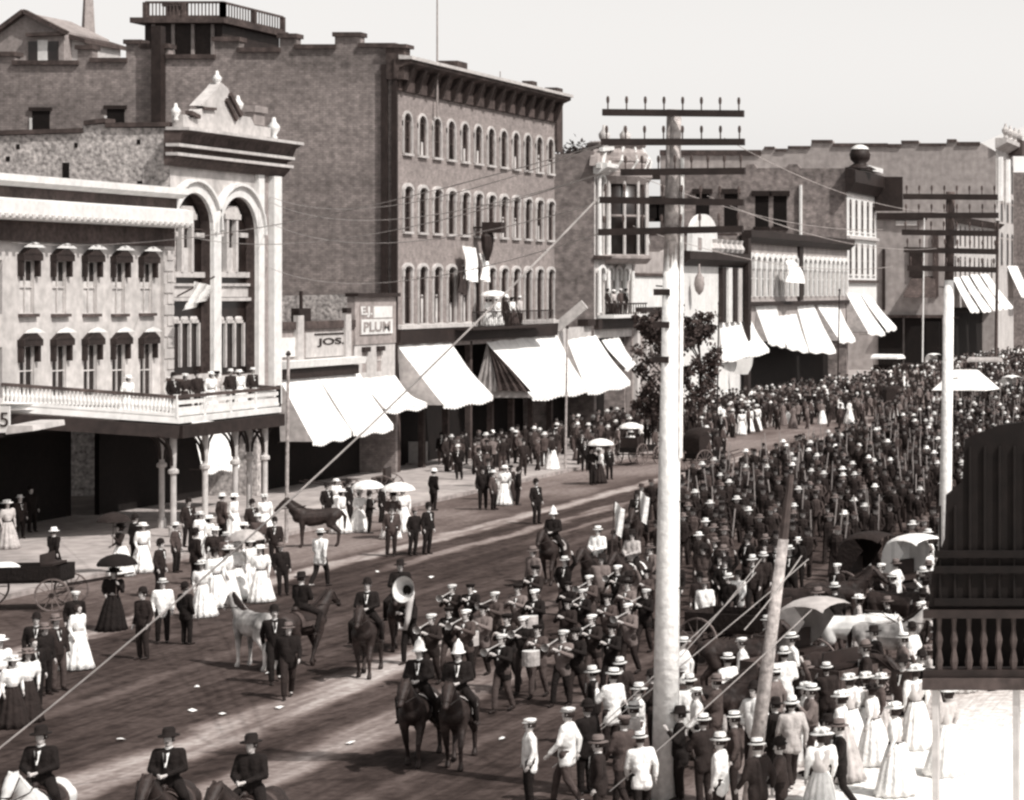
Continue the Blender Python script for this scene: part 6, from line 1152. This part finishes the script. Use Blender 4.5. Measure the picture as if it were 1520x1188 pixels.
# ---- the brass band behind the leading pair
band = [(612, 985, 1), (641, 1018, 0), (668, 1000, 0), (690, 1012, 0), (712, 1004, 2), (747, 1057, 0), (758, 1022, 0), (780, 1030, 0), (800, 1036, 2), (832, 1048, 0), (858, 1046, 0), (884, 1020, 0), (905, 1034, 0), (735, 975, 0), (768, 968, 0), (798, 978, 2), (840, 990, 0), (866, 968, 0), (902, 985, 0), (936, 1002, 0), (700, 962, 0), (672, 960, 0), (842, 952, 0), (874, 946, 0), (928, 958, 0), (955, 970, 0), (790, 936, 0), (915, 930, 0), (958, 935, 0)]
for k, (px, py, ins_) in enumerate(band):
    side = 'left flank' if px < 700 else 'left middle' if px < 790 else 'right middle' if px < 870 else 'right flank'; row = 'front' if py > 1025 else 'second' if py > 995 else 'third' if py > 962 else 'rear'
    hc = ('black', 'straw', 'black', 'white')[k % 4]; cc = ('black', 'dark', 'black', 'grey', 'mid')[k % 5]
    lab = '%s-coated bandsman in a %s cap at the %s of the band, %s row' % (cc.replace('mid', 'pale grey'), {'black': 'dark', 'straw': 'straw', 'white': 'white'}[hc], side, row)
    if ins_ == 1: lab = 'bandsman carrying the big tuba at the left of the band'
    o = man(px, py, -18 + (k * 37 % 13), lab, 'play', cc, ('black', 'dark', 'grey')[k % 3], 'cap', hc, 'brass band marchers')
    if ins_ == 1: horn(o, 'big tuba with a white bell mouth facing the camera', True)
    elif ins_ == 2: drum(o, 'pale drum carried in the %s row, %s of the band' % (row, side))
    elif k % 2: horn(o, 'brass horn raised in the %s row at the %s of the band' % (row, side))
for px, py, lab in ((905, 905, 'small white flag left of the brighter flag behind the band'), (943, 880, 'brighter white flag behind the band'), (983, 872, 'narrow white flag right at the telegraph pole')): hand_flag(gp(px, py), lab, 3.3)
# ---- vehicles and horses on the right
vehicle(gp(1222, 1034), 70, 'hooded dark carriage right of the leaning pole', 'buggy', 'canvas_grey'); vehicle(gp(1366, 910), 60, 'pale-roofed carriage in front of the dark porch wall', 'buggy', 'canvas'); wt_ = vehicle(gp(1434, 622), 80, 'far wagon under a bright peaked white canvas right of the second pole', 'wagon', None); b_ = MB(); b_.add([V(-1.6, -2.1, 2.2), V(1.6, -2.1, 2.2), V(1.6, 2.1, 2.2), V(-1.6, 2.1, 2.2), V(0, -.9, 3.7), V(0, .9, 3.7)], [(0, 1, 4), (1, 2, 5, 4), (2, 3, 5), (3, 0, 4, 5)]); part('canvas_top', simple(b_, 'canvas_top', ['canvas'], False), wt_); b_ = MB(); [b_.bar(V(x, y, 1.3), V(x * 2.2, y, 2.2), .05) for x in (-.6, .6) for y in (-1.4, 1.4)]; part('hoops', simple(b_, 'hoops', ['c_dark'], False), wt_); vehicle(gp(1280, 606), 40, 'dark box wagon far up the street before the second pole', 'wagon', None); vehicle(gp(1388, 555), 60, 'tiny far carriage with a pale roof left of the second pole', 'buggy', 'canvas'); vehicle(gp(1200, 1072), 60, 'open wagon frame among the people beside the leaning pole', 'wagon', None, 'c_grey'); vehicle(gp(20, 905), 100, 'dark cart piled with a white bundle at the left edge', 'wagon', None, 'c_black'); bd_ = MB(); ell(bd_, (0, 0, 1.15), .42, .5, .3, 14, 9); o = bpy.data.objects.new('white_bundle', simple(bd_, 'white_bundle', ['canvas'])); C.objects.link(o); o.location = gp(8, 905) + V(0, 0, 0); tag(o, 'rounded white bundle loaded on the cart at the left edge', 'bundle'); man(30, 800, 60, 'man in dark suit by the dark shop front at the left edge', 'stand', 'dark', 'black', 'boater', 'straw'); woman(12, 815, 60, 'woman in pale dress by the dark shop front at the left edge', 'stand', 'pale', 'pale', 'wide', 'white'); man(48, 790, 60, 'man in black deep in the shade at the left end of the balcony', 'stand', 'black', 'black', 'bowler', 'black')
vehicle(gp(1300, 905), 75, 'dark hooded buggy in the thick of the crowd left of the porch', 'buggy', 'c_dark'); vehicle(gp(1110, 985), 70, 'dark wagon between the telegraph pole and the leaning pole', 'wagon', None, 'c_dark')
horse(gp(1316, 1012), 78, 'pied white and dark horse standing before the porch balustrade', 'stand', 'pied', False, 'horses without riders'); horse(gp(1262, 998), 100, 'white horse with lowered head behind the hooded carriage', 'graze', 'greyhorse', False, 'horses without riders', mane='c_white'); horse(gp(1250, 1064), 75, 'dark horse harnessed to the open wagon', 'graze', 'bay', False, 'horses without riders'); horse(gp(1050, 1120), 100, 'dark horse among the white-shirted men right of the telegraph pole', 'stand', 'bay', False, 'horses without riders')
for k, (px, py, kd, tp, lab) in enumerate(((1318, 560, 'wagon', 'canvas', 'far covered wagon first left of the second pole'), (1352, 574, 'buggy', 'c_dark', 'far dark hooded buggy left of the second pole'), (1462, 566, 'wagon', 'canvas_grey', 'far grey covered wagon between second pole and right edge'), (1504, 598, 'buggy', 'canvas', 'far pale hooded buggy at the right edge above the porch'), (1330, 618, 'buggy', 'c_dark', 'dark hooded buggy deep in the crowd left of the second pole'), (1046, 700, 'buggy', 'c_dark', 'dark hooded buggy on the far gutter right of the tall pole'), (1192, 622, 'wagon', None, 'open dark wagon on the far gutter under the long awnings'))):
    vehicle(gp(px, py), (70, 100, 80, 60, 120, 150, 165)[k], lab, kd, tp)
for k, (px, py, rz_, mt_, lab) in enumerate(((1180, 950, 80, 'bay', 'dark horse behind the hood of the carriage by the leaning pole'), (1240, 940, 100, 'bay', 'dark horse deep in the crowd left of the white horse'), (1330, 958, 70, 'bay', 'dark horse in front of the pale-roofed carriage'), (1095, 1040, 95, 'bay', 'dark horse harnessed to the dark wagon between the poles'), (1168, 628, 150, 'bay', 'far dark horse on the gutter under the long awnings'))):
    horse(gp(px, py), rz_, lab, 'stand' if k % 2 else 'graze', mt_, False, 'horses without riders')
# near right spectators, placed one by one; lower-right white dresses stand in for glare
near = [(785, 1200, 'white', 'black', 'cap', 'white', 'young man in white shirt and cap at the bottom edge, left of his friend'), (838, 1195, 'white', 'grey', 'cap', 'straw', 'young man in white shirt leaning right at the bottom edge'), (905, 1128, 'white', 'dark', 'boater', 'white', 'man in white shirt and straw hat left of the telegraph pole base'), (885, 1105, 'black', 'black', 'slouch', 'straw', 'man in black with pale hat at the road edge left of the telegraph pole'), (925, 1095, 'dark', 'black', 'slouch', 'straw', 'man in dark coat behind the white-shirted man left of the pole'), (945, 1140, 'white', 'grey', 'slouch', 'straw', 'man in pale hat and white shirt touching the telegraph pole at left'), (935, 1180, 'pale', 'dark', 'boater', 'straw', 'man in pale jacket close to the foot of the telegraph pole'), (920, 1200, 'grey', 'dark', 'cap', 'grey', 'boy in grey at the bottom edge beside the telegraph pole'), (968, 1115, 'dark', 'dark', 'bowler', 'black', 'man in dark suit peering past the telegraph pole'), (1022, 1130, 'white', 'mid', 'slouch', 'straw', 'man in white shirt and pale trousers right of the telegraph pole'), (1036, 1140, 'white', 'black', 'cap', 'white', 'man in white shirt with dark trousers right of the telegraph pole'), (1060, 1128, 'grey', 'grey', 'slouch', 'grey', 'man in long grey coat right of the telegraph pole'), (1080, 1092, 'white', 'pale', 'boater', 'white', 'stooping man in bright white shirt above the dark horse'), (1105, 1060, 'white', 'dark', 'cap', 'white', 'man in white shirt left of the leaning pole'), (1165, 1085, 'white', 'dark', 'slouch', 'straw', 'man in white shirt right of the leaning pole'), (1180, 1062, 'white', 'grey', 'boater', 'straw', 'second man in white shirt right of the leaning pole'), (1150, 1120, 'mid', 'dark', 'slouch', 'straw', 'man in grey shirt at the leaning pole'), (1045, 1200, 'dark', 'dark', 'boater', 'white', 'man with white boater at the bottom edge right of the telegraph pole'), (1090, 1195, 'grey', 'dark', 'boater', 'white', 'man in grey with white boater at the bottom edge left of the leaning pole'), (1175, 1170, 'pale', 'dark', 'slouch', 'white', 'man in pale jacket low at the bottom edge right of the leaning pole'), (1200, 1150, 'mid', 'grey', 'boater', 'straw', 'man in light grey suit near the bottom edge'), (1250, 1160, 'white', 'pale', 'wide', 'white', 'woman in white with wide hat at lower right'), (1262, 1120, 'white', 'white', 'wide', 'straw', 'woman in white dress at lower right behind the wide-hatted one'), (1310, 1118, 'grey', 'pale', 'wide', 'straw', 'woman in grey blouse with flowered hat at lower right'), (1360, 1110, 'white', 'white', 'wide', 'white', 'woman in white dress by the pale ground at lower right'), (1375, 1065, 'pale', 'pale', 'wide', 'grey', 'woman in pale dress under the porch balustrade'), (1330, 1180, 'white', 'white', 'wide', 'white', 'woman in white lowest in the lower right corner group'), (1400, 1150, 'pale', 'white', 'wide', 'straw', 'pale-dressed woman farthest into the lower right corner'), (1290, 1080, 'dark', 'dark', 'bowler', 'grey', 'man in dark suit below the pied horse'), (1228, 1098, 'dark', 'black', 'boater', 'straw', 'man in dark suit with boater below the hooded carriage'), (1140, 1030, 'white', 'dark', 'boater', 'straw', 'man in white shirt behind the leaning pole'), (1012, 1060, 'white', 'dark', 'boater', 'white', 'man in white shirt close right of the tall telegraph pole'), (868, 1180, 'black', 'black', 'bowler', 'black', 'man in black with bowler beside the road at the bottom edge'), (890, 1238, 'dark', 'dark', 'slouch', 'grey', 'man in dark coat and grey hat cut by the bottom edge left of the pole'), (955, 1225, 'white', 'black', 'boater', 'straw', 'man in white shirt cut by the bottom edge at the pole foot'), (1008, 1190, 'black', 'black', 'slouch', 'black', 'man in black at the bottom edge touching the tall pole'), (1068, 1238, 'white', 'dark', 'slouch', 'straw', 'man in white shirt cut by the bottom edge between the poles'), (1125, 1250, 'dark', 'dark', 'boater', 'straw', 'man in dark suit and straw boater cut by the bottom edge at the leaning pole'), (1160, 1238, 'grey', 'dark', 'bowler', 'black', 'man in grey with black bowler cut by the bottom edge'), (1215, 1230, 'white', 'white', 'wide', 'straw', 'woman in white cut by the bottom edge at lower right'), (1245, 1205, 'black', 'black', 'slouch', 'grey', 'man in black with grey hat at the bottom edge, lower right')]
for k, (px, py, c_, t_, h_, hc, lab) in enumerate(near):
    (woman if h_ == 'wide' else man)(px, py, (-60, -90, -120, -75, -150)[k % 5], lab, ('stand', 'walk', 'hold')[k % 3] if h_ != 'wide' else 'stand', c_, t_, h_, hc, 'spectators close to the telegraph pole')
# ================================================================ dense crowd: nearest as people, rest as one mass
cand = []
r2 = random.Random(77)
Yr = 63.5
while Yr < 330:     # marching ranks
    xl = -31.2 if Yr > 104 else -31.2 + (104 - Yr) * .165; xr = -16.5
    for k in range(int((xr - xl) / .98)):
        if r2.random() < (.86 if Yr > 92 or -11.9 * 1 < 0 and VX + (xl + k) * F / Yr > 1000 else .16): cand.append((xl + k * .98 + r2.uniform(-.36, .36), Yr + r2.uniform(-.6, .6), 'march'))
    Yr += 1.75 if Yr < 150 else 2.3
for k in range(3200):   # standing throng between the column and the near kerb
    Y = 42.5 + 150 * r2.random() ** 1.3; x = r2.uniform(-16.2, -3.0)
    if Y < 60 and x < -13.4 + max(0, 52 - Y) * .06: continue
    if Y < 60 and x > -10.2 + max(0, Y - 48) * .16: continue
    cand.append((x, Y, 'throng'))
for k in range(1500):   # far kerb throng and the far end of the street
    Y = 118 + 212 * r2.random() ** .8; x = r2.uniform(-50, -43.4 if Y < 158 else -31); cand.append((x, Y, 'far'))
for k in range(700): cand.append((r2.uniform(-50, -28), r2.uniform(200, 420), 'far'))
for k in range(900): cand.append((r2.uniform(-50.3, -41.8), r2.uniform(146, 205), 'far'))
def pixel(p): s = F / p[1]; return VX + p[0] * s, VY + HC * s
keep = []; grid = {}
occupied = [(o.location.x, o.location.y, .45 if o.name.startswith('person') else 1.3) for o in C.objects if o.parent is None and o.get('category') in ('person', 'horse', 'carriage', 'wagon', 'pole', 'utility pole')]
for c_ in sorted(cand, key=lambda q: q[1]):
    px, py = pixel(c_)
    if not (-30 < px < 1550) or py > 1290: continue
    if any(abs(c_[0] - a) < r and abs(c_[1] - b) < r for a, b, r in occupied): continue
    kx, ky = int(c_[0] / .55), int(c_[1] / .55)
    if any((kx + i, ky + j) in grid for i in (-1, 0, 1) for j in (-1, 0, 1) if c_[2] != 'march') or (kx, ky) in grid: continue
    grid[(kx, ky)] = 1; keep.append(c_)
room = 300 - NP[0]
words = {'black': 'black', 'dark': 'dark', 'grey': 'grey', 'mid': 'pale grey', 'white': 'white'}
hatw = {('boater', 'straw'): 'straw boater', ('boater', 'white'): 'white boater', ('bowler', 'black'): 'black bowler', ('slouch', 'black'): 'dark slouch hat', ('slouch', 'grey'): 'grey slouch hat', ('cap', 'white'): 'white cap', ('slouch', 'straw'): 'pale slouch hat'}
for k, c_ in enumerate(keep[:room]):
    px, py = pixel(c_); mr = c_[2] == 'march'; h_ = r2.choice(list(hatw) + [('bowler', 'black'), ('slouch', 'black'), ('slouch', 'grey')] * 3); cc = r2.choice(('black', 'dark', 'black', 'grey', 'dark', 'mid', 'white') if mr else ('black', 'dark', 'grey', 'mid', 'white', 'dark', 'black', 'white'))
    if mr: zone = 'marching ' + ('left of the tall pole' if px < 985 else 'just right of the tall pole' if px < 1085 else 'left of the leaning pole' if px < 1160 else 'right of the leaning pole')
    else: zone = 'watching ' + ('right of the tall pole' if px < 1090 else 'around the leaning pole' if px < 1190 else 'near the hooded carriage' if px < 1290 else 'beside the pied horse' if px < 1370 else 'below the dark porch')
    dist = 'nearest rows' if c_[1] < 66 else 'middle rows' if c_[1] < 76 else 'back rows'
    wom = (not mr) and r2.random() < .25
    if wom: cc = r2.choice(('white', 'pale', 'dark')); person(V(c_[0], c_[1], 0), r2.uniform(-130, -50), 'woman in %s dress and wide hat %s, %s' % (cc, zone, dist), 'throng along the near side', 'w', 'stand', cc, cc, 'wide', r2.choice(('white', 'straw', 'black')))
    else: person(V(c_[0], c_[1], 0), r2.uniform(-30, 20) if mr else r2.uniform(-150, -20), '%s-coated man in %s %s, %s' % (words[cc], hatw[h_], zone, dist), 'marchers behind the band' if mr else 'throng along the near side', 'm', r2.choice(('walk', 'walk', 'stand', 'akimbo', 'walk', 'wave')) if mr else r2.choice(('stand', 'hold', 'akimbo', 'stand', 'wave')), cc, r2.choice(('black', 'dark', 'grey')), h_[0], h_[1])
# distant mass: one mesh built from compact figures
def lowfig(woman_=False):
    mb = MB()
    if woman_: mb.lathe([(.36, .03), (.28, .5), (.15, 1.0)], (0, 0, 0), 9, 0)
    else:
        for s in (-1, 1): mb.tube([V(s * .1, s * .12, .02), V(s * .1, -.03, .5), V(s * .08, 0, .95)], [.07, .075, .1], 6, 0)
    mb.lathe([(.16, .82), (.15, 1.05), (.18, 1.3), (.15, 1.44), (.06, 1.5)], (0, 0, 0), 8, 1, sx=1.15, sy=.8)
    for s in (-1, 1): mb.tube([V(s * .21, 0, 1.4), V(s * .27, .03, 1.15), V(s * .22, -.16, .98)], [.065, .055, .045], 5, 1)
    ell(mb, (0, 0, 1.62), .085, .1, .12, 7, 5); k0 = len(mb.m); n_ = 7 * 5 + 2
    for i in range(k0 - n_, k0): mb.m[i] = 2
    mb.lathe([(.17, 1.69), (.1, 1.71), (.095, 1.8), (.02, 1.82)], (0, 0, 0), 9, 3)
    tv = np.array([tuple(v) for v in mb.v], dtype=np.float32); return tv, mb.f, mb.m
LF = [lowfig(), lowfig(True)]
CM = ['c_dark', 'c_dark', 'c_grey', 'c_mid', 'c_white', 'skin', 'h_black', 'h_straw', 'h_white', 'wire']  # blackest cloth lifted a step, painting haze into the far figures
vv, ff, mm = [], [], []; base = 0
for c_ in keep[room:]:
    mr = c_[2] == 'march'; wm = (not mr) and r2.random() < .25; tv, tf, tm = LF[int(wm)]; a = math.radians(r2.uniform(-15, 10) if mr else (r2.uniform(30, 130) if c_[2] == 'far' else r2.uniform(-130, -50))); sc = r2.uniform(.93, 1.05)
    rot = np.array([[math.cos(a), -math.sin(a), 0], [math.sin(a), math.cos(a), 0], [0, 0, 1]], dtype=np.float32); z = .15 if c_[0] < -43 else 0
    ln_ = np.array([r2.gauss(0, .05), r2.gauss(0, .05), 0], dtype=np.float32); tv = tv + tv[:, 2:3] * ln_
    vv.append((tv * np.array([sc * r2.uniform(.9, 1.2), sc * r2.uniform(.9, 1.2), sc], dtype=np.float32)) @ rot.T + np.array([c_[0], c_[1], z], dtype=np.float32))
    co = r2.choice((0, 1, 0, 1, 2, 0, 1)) if mr else r2.choice((0, 1, 2, 0, 1, 4 if wm else 2, 3)); mp = (r2.choice((4, 3, 0)) if wm else r2.choice((0, 1, 0, 2)), co, 5, r2.choice((6, 7, 6, 8, 6, 6, 6, 3, 2)))
    ff += [tuple(i + base for i in f) for f in tf]; mm += [mp[i] for i in tm]; base += len(tv)
    if mr and r2.random() < .3:     # staff on the shoulder
        p = V(c_[0] + .2, c_[1], 1.0); q = p + V(r2.uniform(-.2, .2), -.1, 1.3); b_ = MB().bar(p, q, .035); vv.append(np.array([tuple(v) for v in b_.v], dtype=np.float32)); ff += [tuple(i + base for i in f) for f in b_.f]; mm += [9] * len(b_.f); base += 8
me = bpy.data.meshes.new('distant_crowd'); me.from_pydata(np.concatenate(vv).tolist(), [], ff); me.polygons.foreach_set('material_index', mm)
for m in CM: me.materials.append(M[m])
me.update(); o = bpy.data.objects.new('distant_crowd', me); C.objects.link(o); tag(o, 'dense far crowd of marchers and spectators filling the street up to the vanishing end', 'crowd', None, 'stuff')
print('PEOPLE', NP[0], 'mass', len(keep) - room)

for k, (px, py) in enumerate(((285, 1056), (398, 1001), (292, 1021), (416, 1052), (640, 858), (330, 1062), (705, 880), (470, 905), (180, 1100), (520, 1105), (745, 1098), (560, 850))):
    p = gp(px, py); b_ = MB(); n_ = 6; q = r2.uniform(.08, .16); b_.add([V(q * math.cos(a_) * r2.uniform(.6, 1), q * math.sin(a_), .012 + r2.uniform(0, .05)) for a_ in [6.283 * i / n_ for i in range(n_)]] + [V(0, 0, .07)], [(i, (i + 1) % n_, n_) for i in range(n_)])
    o = bpy.data.objects.new('paper_scrap', simple(b_, 'paper_scrap', ['c_white'], False)); C.objects.link(o); o.location = p; tag(o, 'small white scrap of paper lying on the dirt road', 'litter', 'paper scraps on the road')
